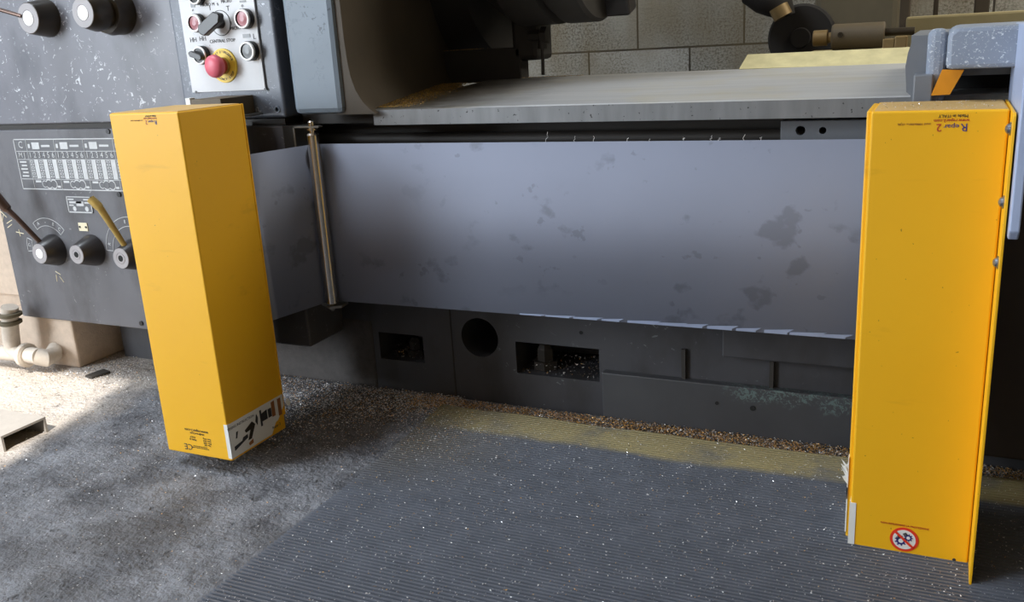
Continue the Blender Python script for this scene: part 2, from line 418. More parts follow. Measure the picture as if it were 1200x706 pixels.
# studs in the pockets
for (px, py, r) in ((640, 425, 10), (487, 405, 7)):
    q = PY(px, py, YB+.05); rr = rad(r, q); zb_ = (b1.z if px > 600 else a1.z)
    G().lathe((q.x, YB+.05, zb_), (0, 0, 1), [(0, rr*1.5), (rr, rr*1.5), (rr, rr), (rr*2.4, rr), (rr*3, rr*.6)], n=6).build('anchor_bolt', M['casting_dark'], L)
for (px, py, r) in ((840, 473, 2.2), (882, 479, 3.2)):
    q = PY(px, py, YB-.0212); G().lathe(q, (0, 1, 0), [(0, rad(r, q)), (.004, rad(r, q))], n=16).build('bolt_hole', M['black'], L)
q = PY(681, 390, YB); G().lathe(q-Vector((0, .001, 0)), (0, 1, 0), [(0, .004), (.004, .004)], n=16).build('bolt_hole', M['black'], L)

# --- bed
zr0 = H-.152; zr1 = H-.1205; YR1 = 2.1; zr2 = PY(830, 82.5, YR1).z
bed = G()
prof = [(Yc, zr0), (Yc, zr1-.002), (Yc+.003, zr1), (YR1, zr2), (YR1, zr0), ]
xb0 = PY(438, 140, Yc).x
bed.prism([(xb0, y, z) for y, z in prof], (.9-xb0, 0, 0), M['bed'])
G().box(-1.24, xb0, 1.60, 2.1, zr0, zr1-.004).build('bed_end', M['casting_dark'], L)
bd = bed.build('bed', M['bed'], L)
bd.data.materials.append(M['bed_front'])
for p in bd.data.polygons:
    if p.normal.y < -.9: p.material_index = 1
G().box(-1.24, .9, 1.66, 2.2, H-.21, zr0).build('bed_web', M['casting_dark'], L)
# rear raised way
q0, q1 = PY(866, 81, YR1-.01), PY(876, 66, YR1+.05); q2 = PY(1064, 75, YR1-.01)
G().prism([(q0.x, YR1-.01, q0.z), (q1.x, YR1+.05, q1.z+.004), (.2, YR1+.05, q1.z+.004), (.2, YR1-.01, q2.z)], (0, .03, -.012), M['way_cream'], ).build('rear_way', M['cream'], L)
# leadscrew bracket with two holes
q0, q1 = PY(915, 142, 1.60), PY(1030, 168, 1.60)
br = G().box(q0.x, q1.x+.1, 1.60, 1.68, q1.z-.02, q0.z, bev=.001).build('leadscrew_bracket', M['saddle_dark'], L)
cc = []
for px, py, r in ((938, 153, 5.5), (964, 153, 4.2)):
    q = PY(px, py, 1.60); cc.append(G().lathe(q-Vector((0, .02, 0)), (0, 1, 0), [(0, rad(r, q)), (.06, rad(r, q))], n=24))
cut(br, cc)
# leadscrew under the bed edge
G().tube((XC1, 1.63, H-.19), (.9, 1.63, H-.19), .014).build('leadscrew', M['casting_dark'], L)

# --- headstock: upper panel, control pillar, column, dark side and chuck
zg = Z_at(60, 147, Yc)
s0 = PY(217, 112, Yc); s1 = PY(200, 0, Yc)
G().box(-2.205, s0.x, Yc, 2.2, zg+.004, H+.55, bev=.003).build('headstock_door', M['panel'], L)
G().box(-2.205, XC1, Yc+.01, 2.2, zct-.0, zg+.004).build('headstock_gap', M['casting_dark'], L)
zp = Z_at(330, 138, Yc-.01)
p0, p1 = PY(335, 138, Yc-.01), PY(321, 0, Yc-.01)
pil = G().box(s0.x+.002, p0.x, Yc-.01, 2.2, zp, H+.55, bev=.006, seg=3).build('control_pillar', M['pillar'], L)
q = PY(325, 128, Yc-.0105); g = G().lathe(q, NY, [(0, .007), (.002, .007), (.002, .004), (-.0, .0035)], M['zinc'], 20)
g.build('pillar_screw', M['zinc'], L)
# lower small plate right of the left housing
q0, q1 = PY(290, 147, Yc-.004), PY(333, 148, Yc-.004)
# column with curved casting side that sweeps back to the bed
c0, c1 = PY(345, 135, 1.52), PY(402, 131, 1.52)
zc_b = c0.z
def col_sec(z, dx):
    return [(c0.x, 1.52, z), (c1.x+dx, 1.52, z), (c1.x+.012+dx, 1.535, z)]
G().prism([(c0.x, 1.52, zc_b), (c1.x, 1.52, zc_b), (c1.x, 1.52, H+.55), (c0.x, 1.52, H+.55)], (0, .03, 0), M['column'], bev=.012).build('headstock_column', M['column'], L)
# dark side casting: its foot flares out on to the bed
hs = G(); b = bmesh.new(); rows = []
for i in range(13):
    t = i/12; y = 1.53+.62*t
    xb = c1.x+.0+.012 + (-.10)*t
    row = []
    for k in range(17):
        z = zc_b-.002+ (H+.55-zc_b)*(k/16)**1.6
        fl = .055*math.exp(-(z-zc_b)/.035)*(1-.3*t)
        row.append(b.verts.new((xb+fl, y, z)))
    rows.append(row)
for i in range(12):
    for k in range(16):
        f = b.faces.new((rows[i][k], rows[i+1][k], rows[i+1][k+1], rows[i][k+1])); f.smooth = True
ext = bmesh.ops.extrude_face_region(b, geom=list(b.faces)); bmesh.ops.translate(b, verts=[v for v in ext['geom'] if isinstance(v, bmesh.types.BMVert)], vec=(-.09, 0, 0))
bmesh.ops.recalc_face_normals(b, faces=b.faces)
hs._add(b, M['casting_brown']); hs.build('headstock_side', M['casting_brown'], L)
# rear foot block and ledge under the chuck
Y2 = 2.08
f0, f1 = PY(518, 94, Y2), PY(611, 91, Y2); ft = PY(560, 58, Y2)
G().box(c1.x-.1, f1.x, Y2, 2.13, f0.z-.01, ft.z, bev=.004).build('headstock_foot', M['casting_dark'], L)
h0 = PY(470, 30, 2.2)
G().lathe((f1.x-.28, 2.32, H+.27), (1, 0, 0), [(0, .36), (.16, .33), (.2, .24), (.26, .22)], n=48).build('spindle_housing', M['casting_dark'], L)
ck = PY(700, 22, 2.05); xk = ck.x
zk = PY(690, 26, 2.05).z+.222
G().lathe((xk-.26, 2.05, zk), (1, 0, 0), [(0, .16), (.05, .20), (.08, .222), (.17, .222), (.175, .205), (.19, .205), (.195, .222), (.262, .222), (.27, .215)], n=64).build('chuck', M['casting_dark'], L)
for k in range(3):
    an = math.radians(-90+120*k+18); cy, cz = 2.05+math.cos(an)*.13, zk+math.sin(an)*.13
    g = G().box(-.0, .06, -.03, .03, -.07, .085, bev=.006); g.box(.06, .085, -.03, .03, -.07, .03, bev=.005)
    bmesh.ops.rotate(g.bm, verts=g.bm.verts, cent=(0, 0, 0), matrix=Matrix.Rotation(an-math.pi/2, 3, 'X')); bmesh.ops.translate(g.bm, verts=g.bm.verts, vec=(xk+.005, cy, cz))
    g.build('chuck_jaw', M['knob'], L)
# clamp with hex head and rod on the bed
Yh = 2.06
q0 = PY(620, 42, Yh); q1 = PY(642, 42, Yh); 
G().lathe(q0, (1, 0, 0), [(0, .012), (.03, .014), (.034, .02), ((q1-q0).x+.0, .02)], n=6).build('clamp_head', M['casting_dark'], L)
ra_, rb_ = PY(635.5, 46, Yh), PY(636.5, 88, Yh)
G().tube(rb_, ra_, .0042).build('clamp_rod', M['casting_dark'], L); G().tube(PY(635.7, 57, Yh), PY(635.5, 44, Yh), .012).build('clamp_collar', M['casting_dark'], L)
k0, k1 = PY(600, 72, Yh+.02), PY(629, 34, Yh+.02)
G().box(k0.x, k1.x, Yh+.02, Yh+.12, k0.z, k1.z+.05, bev=.012).build('clamp_bracket', M['casting_dark'], L)

# --- saddle at the right
CG = thing('lathe_carriage', (.1, 1.6, H-.35), 'pale grey lathe carriage with swarf-covered arm behind the right yellow housing', 'lathe carriage')
e0, e1 = PY(1070, 46, 1.53), PY(1094, 126, 1.53)
sg = G().prism([PY(1071, 42, 1.53), PY(1064, 62, 1.53), PY(1061, 78, 1.53), PY(1062, 108, 1.53), PY(1067, 112, 1.53), PY(1068, 126, 1.53), (-.012, 1.53, PY(1068, 126, 1.53).z), (-.012, 1.53, PY(1071, 42, 1.53).z)], (0, .018, 0), M['saddle_dark'], bev=.0)
e2 = PY(1063, 62, 1.53)
sg.box(e2.x+.004, .3, 1.5485, 2.0, zr2+.003, PY(1071, 42, 1.53).z, M['saddle_dark'])
saddle = sg.build('saddle', M['saddle_dark'], CG)
r0, r1 = PY(1071, 88, 1.49), PY(1091, 126, 1.49)
G().box(r0.x, r1.x, 1.49, 1.55, r1.z-.03, r0.z, bev=.002).build('way_wiper', M['saddle_dark'], CG)
r0 = PY(1088, 34, 1.50)
G().box(r0.x, .0, 1.50, 1.529, PY(1096, 124, 1.5).z, r0.z, bev=.01, seg=3).build('saddle_cheek', M['saddle'], CG)
r0, r1 = PY(1106, 33, 1.42), PY(1104, 82, 1.42)
arm = G().prism([(r0.x+.006, 1.42, r1.z), (r0.x+.006, 1.42, r0.z-.008), (r0.x+.016, 1.42, r0.z), (.3, 1.42, r0.z), (.3, 1.42, r1.z)], (0, .3, 0), M['saddle'], bev=.006).build('saddle_arm', M['saddle'], CG)
o0 = [PY(1104, 82, 1.485), PY(1130, 82, 1.485), PY(1113, 111, 1.485), PY(1091, 112, 1.485)]
G().prism(o0, (0, .012, 0), M['orange']).build('orange_guard_plate', M['orange'], CG)
u0 = PY(1092, 112, 1.5)
G().box(-.012, .3, 1.62, 1.68, H-.3, r1.z+.03).build('cavity_shade_box', M['black'], CG)  # black box paints in the dark of the cavity under the arm
a = PY(1160, 536, 1.58)
G().box(-.02, .5, 1.58, 1.66, a.z, PY(1092, 126, 1.55).z, bev=.004).build('apron', M['apron'], CG)
# pale bracket plate that carries the right guard
XB = .083
tp = [PX(1199, 36, XB), PX(1190, 100, XB), PX(1186, 150, XB), PX(1183, 300, XB), PX(1186, 318, XB), PX(1198, 320, XB), PX(1202, 314, XB)]
pts = [Vector((XB, 1.46, PX(1199, 36, XB).z)), Vector((XB, 1.46, H-.345))]
bb = [PX(1183, 318, XB), PX(1197, 320, XB)]
yn = 1.245
zb0 = PX(1190, 319, XB).z
G().prism([(XB, yn+.012, zb0), (XB, yn, zb0+.012), (XB, yn, H-.02), (XB, 1.5, H-.02), (XB, 1.5, zb0)], (.012, 0, 0), M['saddle_plate'], bev=.002).build('bracket_plate', M['saddle_plate'], CG)

# --- dials and levers
def dial(name, px, py, rpx, prot, rb_px, ybase, body, face=None, hole=False, steps=None):
    f = PY(px, py, ybase-prot); r = rad(rpx, f); rb = rad(rb_px, f)
    base_c = Vector((f.x, ybase, f.z)); g = G()
    prof = [(0, rb), (prot*.12, rb)] + (steps(r, rb, prot) if steps else []) + [(prot*.97, r*1.02), (prot, r*.97)]
    g.lathe(base_c, NY, prof, body)
    o = g.build(name, None, L)
    f2 = Vector((f.x, ybase-prot, f.z))
    G().lathe(f2, NY, [(0, r*.98), (.0014, r*.96), (.0014, r*.55), (.0005, r*.52)], M['knob_ring']).build('dial_ring', None, o)
    if hole: G().lathe(f2, NY, [(0, r*.5), (.0016, r*.5)], M['knob_ring']).lathe(f2-Vector((0, .0012, 0)), NY, [(0, r*.30), (.0008, r*.30)], M['black']).build('dial_bore', None, o)
    else: G().lathe(f2, NY, [(0, r*.5), (.0018, r*.48)], face or M['white'], 24).build('dial_cap', None, o)
    return o, f2, r
dial('speed_dial', 33.5, 21.5, 17.5, .05, 22, Yc, M['knob_bronze'])
dial('speed_dial', 97.5, 15, 17.5, .10, 26, Yc, M['knob_bronze'], steps=lambda r, rb, p: [(p*.3, rb*1.02), (p*.45, rb*.92), (p*.47, r*1.1), (p*.7, r*1.25)])
dial('lever_hub', 46.7, 297.5, 12, .045, 19, Yc, M['knob'])
dial('lever_hub', 90, 298.5, 11.5, .05, 19, Yc, M['knob'], hole=True)
dial('lever_hub', 142, 303, 12.5, .045, 19, Yc, M['knob'], hole=True)
# rods
G().tube(PY(-12, 8, Yc-.06), PY(26, 19, Yc-.05), .0045).build('speed_lever', M['lever'], L)
G().sweep([PY(47, 284, Yc-.035), PY(20, 256, Yc-.06), PY(10, 247, Yc-.065), PY(8, 245, Yc-.066), PY(-12, 222, Yc-.08)], [.006, .0065, .0075, .012, .014]).build('gear_lever', M['lever'], L)
G().sweep([PY(146, 288, Yc-.03), PY(118, 245, Yc-.06), PY(115.5, 242, Yc-.0605), PY(106, 233, Yc-.066)], [.0065, .0085, .0105, .010]).build('gear_lever', M['lever_yellow'], L)

# --- gear chart plate
c_tl, c_br = PY(16, 163, Yc), PY(150, 224, Yc)
cx0, cx1, cz1, cz0 = c_tl.x, c_tl.x+.44, c_tl.z, PY(29, 221.4, Yc).z
ch = G().box(cx0, cx1, Yc-.0018, Yc, cz0, cz1).build('gear_chart', M['chart_black'], L)
pr = G(); yy = Yc-.0026
def line(x0, x1, z0, z1): pr.box(x0, x1, yy, yy+.0012, z0, z1, M['white_print'])
CW, CH = cx1-cx0, cz1-cz0
def u(a): return cx0+CW*a
def v(a): return cz1-CH*a
t_ = .0012
for a in (0, .998): line(u(a), u(a)+2*t_, cz0, cz1)
for a in (0, .24, .40, .79, .985): line(cx0, cx1, v(a)-t_*(2 if a in (0, .985) else 1), v(a))
cols = [.10]+[.10+.225*k for k in range(1, 5)]
for a in cols: line(u(a), u(a)+t_, cz0, cz1)
for k in range(4):
    a0_ = cols[k]
    line(u(a0_+.045), u(a0_+.105), v(.20), v(.07)); line(u(a0_+.012), u(a0_+.03), v(.18), v(.10)); line(u(a0_+.12), u(a0_+.19), v(.16), v(.12))
    for n_ in range(6):
        xc = a0_+.02+.0365*n_
        add_text(pr, M['white_print'], str(n_+1), .020, (1, 0, 0), (0, 0, 1), (u(xc), yy, v(.32)), .0003)
        if n_ % 2: line(u(xc-.017), u(xc+.017), v(.78), v(.41))
        else:
            for r_ in range(6):
                zz = .445+.06*r_; line(u(xc-.013), u(xc+.013), v(zz+.018), v(zz-.022))
                pr.box(u(xc-.006), u(xc+.006), yy-.0006, yy+.0006, v(zz+.008), v(zz-.012), M['chart_black'])
    for q_, rr in ((.09, .009), (.125, .012), (.165, .012)):
        pr.lathe((u(a0_+q_), yy+.0006, v(.89)), NY, [(0, rr), (.0008, rr)], M['white_print'], 20); pr.lathe((u(a0_+q_), yy+.0006, v(.89)), NY, [(0, rr*.78), (.0011, rr*.78)], M['chart_black'], 20)
    line(u(a0_+.02), u(a0_+.065), v(.86), v(.82)); line(u(a0_+.19), u(a0_+.215), v(.96), v(.92))
add_text(pr, M['white_print'], 'C', .024, (1, 0, 0), (0, 0, 1), (u(.055), yy, v(.12)), .0003)
add_text(pr, M['white_print'], 'M J', .018, (1, 0, 0), (0, 0, 1), (u(.05), yy, v(.32)), .0003)
for r_ in range(5): line(u(.02+.01*(r_ % 2)), u(.075), v(.47+.07*r_), v(.44+.07*r_))
pr.build('chart_print', None, ch)
# nameplate and small tag
n0, n1 = PY(78, 230, Yc), PY(110, 250, Yc)
npl = G().box(n0.x, n1.x, Yc-.0018, Yc, n1.z, n0.z).build('name_plate', M['chart_black'], L); pr = G()
W_, H_ = n1.x-n0.x, n0.z-n1.z
for a_, b_, c_, d_ in ((0, 1, 0, .05), (0, 1, .93, 1), (0, .03, 0, 1), (.97, 1, 0, 1), (.06, .3, .14, .22), (.7, .95, .14, .22), (.1, .6, .30, .42), (.38, .68, .3, .58), (.72, .95, .32, .42), (.08, .26, .5, .58)):
    pr.box(n0.x+W_*a_, n0.x+W_*b_, Yc-.0026, Yc-.0015, n0.z-H_*d_, n0.z-H_*c_, M['white_print'])
for a_ in (.28, .78): pr.lathe((n0.x+W_*a_, Yc-.0015, n0.z-H_*.75), NY, [(0, .006), (.0011, .006)], M['white_print'], 16)
pr.build('name_plate_print', None, npl)
n0, n1 = PY(92, 261, Yc), PY(104, 271, Yc)
tg = G().box(n0.x, n1.x, Yc-.002, Yc, n1.z, n0.z, M['cream'])
for a_ in (.15, .85): tg.lathe((n0.x+(n1.x-n0.x)*a_, Yc-.002, (n0.z+n1.z)/2), NY, [(0, .003), (.001, .003)], M['black_plastic'], 12)
tg.build('lever_tag', None, L)
# engraved arc scales round the levers
def arc_scale(cx, cz, r0, r1, a0, a1, marks):
    g = G()
    def seg(ra, rb, s0, s1, n=14):
        pts = [(cx+math.cos(math.radians(s0+(s1-s0)*k/n))*rb, yy, cz+math.sin(math.radians(s0+(s1-s0)*k/n))*rb) for k in range(n+1)]
        pts += [(cx+math.cos(math.radians(s1+(s0-s1)*k/n))*ra, yy, cz+math.sin(math.radians(s1+(s0-s1)*k/n))*ra) for k in range(n+1)]
        g.prism(pts, (0, .001, 0), M['white_print'])
    yy = Yc-.001
    seg(r0, r0+.0012, a0, a1); seg(r1-.0012, r1, a0, a1); seg(r0, r1, a0, a0+1, 1); seg(r0, r1, a1-1, a1, 1)
    for ang, tx in marks:
        an = math.radians(ang); rm = (r0+r1)/2; ya = Vector((math.cos(an), 0, math.sin(an))); xa = Vector((math.sin(an), 0, -math.cos(an)))
        add_text(g, M['white_print'], tx, .013, xa, ya, (cx+math.cos(an)*rm, yy, cz+math.sin(an)*rm), .0003)
    return g.build('lever_scale', None, L)
q = PY(60, 293, Yc); arc_scale(q.x, q.z, .062, .083, 40, 125, [(112, 'A'), (90, '-'), (68, 'B'), (50, 'C')]); arc_scale(q.x, q.z, .066, .086, 160, 185, [(172, 'D')])
q = PY(157, 297, Yc); arc_scale(q.x, q.z, .066, .09, 60, 178, [(165, 'R'), (130, '7'), (98, '8'), (76, '9')])
# scratched figures on the cabinet at the left
g = G()
for (p, q_) in (((1, 248), (8, 255)), ((4, 252), (3, 259)), ((8, 262), (14, 258)), ((9, 267), (14, 263)), ((19, 272), (28, 274)), ((22, 269), (24, 277)), ((65, 318), (71, 322)), ((66, 322), (67, 330)), ((70, 324), (75, 331))):
    G().tube(PY(*p, Yc-.0003), PY(*q_, Yc-.0003), .0011, M['cream'], 6).build('paint_scratch', None, cab)
for px, py in ((127, 154), (140, 228), (166, 379)):
    q = PY(px, py, Yc); G().lathe(q, NY, [(0, .006), (.003, .006), (.003, .003)], n=16).build('cabinet_screw', M['black_plastic'], cab)

# --- control panel plate
Yp = Yc-.0105
k0, k1, k2 = PY(227, 109, Yp), PY(313.5, 106, Yp), PY(205, 0, Yp)
cp = G().box(k0.x, k1.x-.002, Yp-.004, Yp, k0.z+.001, H+.22, bev=.0006).build('control_panel', M['plate_white'], L)
Yq = Yp-.004
pr = G()
def T(s_, px, py, size, mm=M['black_print'], **k): add_text(pr, mm, s_, size, (1, 0, 0), (0, 0, 1), PY(px, py, Yq-.0004), .0003, **k)
T('CENTRAL STOP', 260.5, 48, .0098)
T('MICRO M', 243, 5.5, .009); T('MICRO', 265, 1.5, .009); T('%', 255, 5, .007); T('MICRO', 276, 33, .009); T('I', 271, 27, .009)
T('O', 284, 7, .007); T('O', 226, 12, .006); T('HH', 226.5, 47, .013); T('HH', 237.5, 45.5, .013); T('L', 298, 43, .015)
T('1', 246, 9.5, .014); T('T', 267, 10, .014)
for a_, b_, c_, d_ in ((224, 228, 3, 9), (281, 288, 0, 3), (285, 293, 39.5, 44.5)):
    A, B = PY(a_, d_, Yq), PY(b_, c_, Yq); pr.box(A.x, B.x, Yq-.0008, Yq, A.z, B.z, M['grey_lens'])
for px, py in ((230, 108), (311, 104.5)):
    q = PY(px, py, Yq); pr.lathe(q, NY, [(0, .003), (.001, .003)], M['black_plastic'], 12)
pr.build('panel_print', None, cp)
def lamp(px, py, rpx, lens, name='indicator_lamp'):
    f = PY(px, py, Yq-.016); r = rad(rpx, f); b_ = Vector((f.x, Yq, f.z))
    G().lathe(b_, NY, [(0, r*1.05), (.012, r*1.05), (.0125, r), (.017, r*.97), (.017, r*.80), (.014, r*.76), (.014, r*.74), (.0155, r*.3)],
              n=32, mats=[M['black_plastic'], M['black_plastic'], M['white'], M['white'], M['black_plastic'], lens, lens]).build(name, None, cp)
lamp(227, 27, 10.2, M['red_lens']); lamp(283, 22, 11, M['red_lens']); lamp(289, 60, 10.8, M['grey_lens'])
lamp(227, -4, 9, M['black_plastic'])
# small selector
f = PY(233, 65, Yq-.014); r = rad(10.5, f); b_ = Vector((f.x, Yq, f.z))
ss = G().lathe(b_, NY, [(0, r*1.03), (.011, r*1.03), (.013, r), (.015, r*.95), (.015, r*.8), (.013, r*.75)], n=32, mats=[M['black_plastic']]*2+[M['white']]*2+[M['black_plastic']]*2)
h = Vector((f.x, Yq-.015, f.z))
ss.build('selector_switch', None, cp)
def handle(c, ang, ln, wd, dp, nm, par, pointed=False):
    g = G(); an = math.radians(ang)
    pts = [(-ln, -wd*.35), (-ln*.8, -wd), (ln*.7, -wd), (ln, -wd*.2), (ln, wd*.2), (ln*.7, wd), (-ln*.8, wd), (-ln, wd*.35)]
    g.prism([(x*math.cos(an)-z*math.sin(an)+c.x, c.y, x*math.sin(an)+z*math.cos(an)+c.z) for x, z in pts], (0, -dp, 0), M['black_plastic'], bev=min(wd*.25, .002))
    return g.build(nm, M['black_plastic'], par)
handle(h+Vector((0, .004, 0)), 160, r*.95, r*.34, .016, 'selector_handle', cp)
# large selector
f = PY(259, 27, Yq); r = rad(14.5, f)
dl = G().lathe(f, NY, [(0, r), (.0012, r), (.0012, r*.95), (.0005, r*.95)], M['black_print'], 40).lathe(f, NY, [(0, r*.95), (.0008, r*.95)], M['plate_white'], 40)
dl.lathe(f, NY, [(0, r*.45), (.03, r*.42)], M['black_plastic'], 24).build('selector_dial', None, cp)
hc = PY(249, 27.5, Yq-.028)
handle(Vector((hc.x, Yq-.024, hc.z)), 29, .033, .0125, .016, 'selector_handle', cp)
# emergency stop
f = PY(263, 77, Yq); r = rad(19.5, f)
es = G().lathe(f, NY, [(0, r), (.0025, r), (.003, r*.97)], M['estop_yellow'], 48)
es.lathe(f-Vector((0, .003, 0)), NY, [(0, r*.5), (.006, r*.48), (.008, r*.42)], M['lever_yellow'], 32)
for s_, a0_, a1_ in (("ARRET D'URGENCE", 150, 25), ('EMERGENCY STOP', 195, 330)):
    for i, chh in enumerate(s_):
        an = math.radians(a0_+(a1_-a0_)*i/(len(s_)-1)); rr = r*.8; ca, sa = math.cos(an), math.sin(an)
        if a0_ < 180: ya, xa = Vector((ca, 0, sa)), Vector((sa, 0, -ca))
        else: ya, xa = Vector((-ca, 0, -sa)), Vector((-sa, 0, ca))
        add_text(es, M['black_print'], chh, .0072, xa, ya, f+Vector((ca*rr, -.0033, sa*rr)), .0002)
es.build('emergency_stop_ring', None, cp)
ms = PY(252, 77, Yq-.034); rm = rad(13, ms); b_ = Vector((f.x, Yq-.006, f.z)); 
G().lathe(b_, NY, [(0, rm*.72), (.014, rm*.74), (.016, rm*.95), (.022, rm*1.03), (.028, rm*.98), (.033, rm*.78), (.0355, rm*.4), (.036, .001)], n=40,
          mats=[M['red_print'], M['red_print']]+[M['estop_red']]*6).build('emergency_stop_button', None, cp)

# ================================================================= roll-up guards
def print_block(g, X, Z, Y, sc_=1.0, faded=False):
    xa, ya = (-1, 0, 0), (0, 0, -1)
    add_text(g, M['blue_print'], 'R', .0125*sc_, xa, ya, (X, Y, Z), .0002)
    add_text(g, M['blue_print'], 'epar', .0075*sc_, xa, ya, (X-.0132*sc_, Y, Z+.0010), .0002, sx=1.2)
    add_text(g, M['red_print'], '2', .0125*sc_, xa, ya, (X-.0258*sc_, Y, Z), .0002)
    add_text(g, M['red_print'], 'www.repar2.com', .0052*sc_, xa, ya, (X-.0135*sc_, Y, Z+.0075*sc_), .0002)
    add_text(g, M['black_print'], 'Made in ITALY', .005*sc_, xa, ya, (X-.012*sc_, Y, Z+.0125*sc_), .0002)
    add_text(g, M['sticker_brown'], 'mod. 1000x350 n. 12 05', .0035*sc_, xa, ya, (X-.052*sc_, Y, Z+.004*sc_), .0002)

def housing(x0, x1, y0, y1, z0, z1, name, label, side):
    t = thing(name, ((x0+x1)/2, (y0+y1)/2, z0), label, 'machine guard', None)
    w_ = .0022
    b = G()
    b.box(x0, x1, y0, y1, z0, z1, M['yellow'], bev=.003, seg=3)
    # slot for the steel sheet on the inner side is a shallow dark channel
    xs = x1 if side > 0 else x0
    return t, b
# --- left housing
lx0, lx1, ly0, ly1, lz0, lz1 = -1.357, -1.1925, 1.20, 1.363, H-.7505, H-.0897
LH, b = housing(lx0, lx1, ly0, ly1, lz0, lz1, 'guard_housing', 'tall yellow sheet-metal housing at the left, with white pictogram sticker on its right side', 1)
b.build('housing_body', None, LH)
G().box(lx0+.004, lx1-.004, ly0+.004, ly1-.004, lz1-.001, lz1+.0012, M['yellow_top']).build('end_cap', None, LH)
# folded edge strips: front-right seam and rear flange
G().box(lx1-.004, lx1+.001, ly1-.001, ly1+.003, lz0+.03, lz1, M['yellow'], bev=.001).build('rear_flange', None, LH)
g = G(); print_block(g, PY(182.5, 143.2, ly0).x, PY(182.5, 143.2, ly0).z, ly0-.0003, .85); g.build('maker_print', None, LH)
g = G(); xa, ya = (-1, 0, 0), (0, 0, -1); Yl = ly0-.0003
q = PY(230, 505.5, Yl); add_text(g, M['black_print'], 'www.repar2.com', .0085, xa, ya, q, .0002)
q = PY(231, 509, Yl); add_text(g, M['black_print'], 'info@repar2.com', .005, xa, ya, q, .0002)
q = PY(221, 523.5, Yl); add_text(g, M['black_print'], 'CE', .018, xa, ya, q, .0002)
q = PY(226, 514, Yl); add_text(g, M['black_print'], 'Made in\nITALY', .0055, xa, ya, q, .0002)
q = PY(243, 519, Yl); add_text(g, M['black_print'], 'Tipo 160\nMatr. 1205\nAnno 2012\nPeso 18 kg', .0045, xa, ya, q, .0002)
q = PY(235, 525, Yl); add_text(g, M['black_print'], 'Protezione per macchine utensili\ncostruita secondo le norme', .0032, xa, ya, q, .0002)
g.build('data_print', None, LH)
# sticker that wraps the front right corner
st = G(); Xs = lx1+.0004
sq = [PX(265.5, 499, Xs), PX(271, 539, Xs), PX(327, 503, Xs), PX(331, 492, Xs), PX(333, 483, Xs), PX(329.5, 461.5, Xs)]
zt_s = sq[0].z; zb_s = sq[1].z; ysr = sq[4].y
zt_r = zt_s
st.prism([(Xs, ly0, zt_s), (Xs, ly0, zb_s), (Xs, ysr-.045, zb_s), (Xs, ysr-.030, zb_s+.02), (Xs, ysr-.022, zb_s+.022), (Xs, ysr, zb_s+.045), (Xs, ysr, zt_s)], (.0008, 0, 0), M['sticker'])
st.box(lx1-.008, Xs+.0008, ly0-.0008, ly0+.001, zb_s, zt_s, M['sticker'])
xf = Xs+.0009
def sbox(y0, y1, z0, z1, m_): st.box(xf, xf+.0006, ly0+y0, ly0+y1, zb_s+z0, zb_s+z1, m_)
hh = zt_s-zb_s; ww = ysr-ly0
def spoly(pts, m_): st.prism([(xf, ly0+ww*a_, zb_s+hh*b_) for a_, b_ in pts], (.0006, 0, 0), m_)
spoly([(.06, .18), (.30, .34), (.30, .44), (.22, .42), (.2, .34), (.06, .3)], M['black_print'])
spoly([(.10, .5), (.12, .5), (.15, .68), (.12, .68)], M['black_print'])
spoly([(.26, .58), (.40, .72), (.45, .60), (.36, .25), (.30, .25), (.36, .52), (.28, .5)], M['knob_bronze'])
spoly([(.30, .16), (.38, .22), (.38, .10), (.31, .08)], M['sticker_brown'])
spoly([(.46, .66), (.49, .86), (.51, .74), (.49, .52)], M['black_print'])
spoly([(.55, .42), (.58, .42), (.58, .9), (.55, .9)], M['black_print']); spoly([(.58, .54), (.68, .54), (.68, .82), (.58, .78)], M['black_print']); spoly([(.70, .54), (.76, .54), (.76, .8), (.70, .8)], M['black_print'])
spoly([(.77, .5), (.83, .5), (.83, .96), (.77, .94)], M['sticker_brown']); spoly([(.89, .42), (.95, .42), (.95, .94), (.89, .94)], M['sticker_brown'])
add_text(st, M['black_print'], 'FIXING INSTRUCTION', .0075, (0, 1, 0), (0, 0, 1), (xf, ly0+ww*.22, zt_s-.010), .0002)
add_text(st, M['black_print'], 'Repar 2', .008, (0, 1, 0), (0, 0, 1), (xf, ly0+ww*.82, zb_s+hh*.17), .0002)
st.build('instruction_sticker', None, LH)
# rag of torn film at the rear of the sticker
g = G(); q = Vector((Xs+.002, ysr+.004, zb_s+.05))
g.prism([q, q+Vector((.002, .006, .008)), q+Vector((.005, .010, -.002)), q+Vector((.002, .006, -.010))], (.002, 0, 0), M['sticker']).build('torn_film', None, LH)
G().box(-1.356, -1.350, ly1-.001, 1.547, lz0+.02, lz1-.05).build('shade_plate', M['steel_dull'], LH)  # unseen plate added behind the housing to shade the cabinet front
# mounting bracket behind
mb0, mb1 = PY(213, 118, 1.43), PY(249, 112.5, 1.43)
g = G().box(mb0.x, mb1.x+.03, ly1-.002, 1.538, lz1-.035, lz1-.031, M['steel_dull'])
g.box(mb0.x+.012, mb1.x+.01, 1.44, 1.538, lz1-.031, lz1+.006, M['coupling'], bev=.001); g.box(mb0.x, mb0.x+.012, 1.44, 1.455, lz1-.031, lz1+.009, M['sticker'])
g.build('mounting_bracket', None, LH)

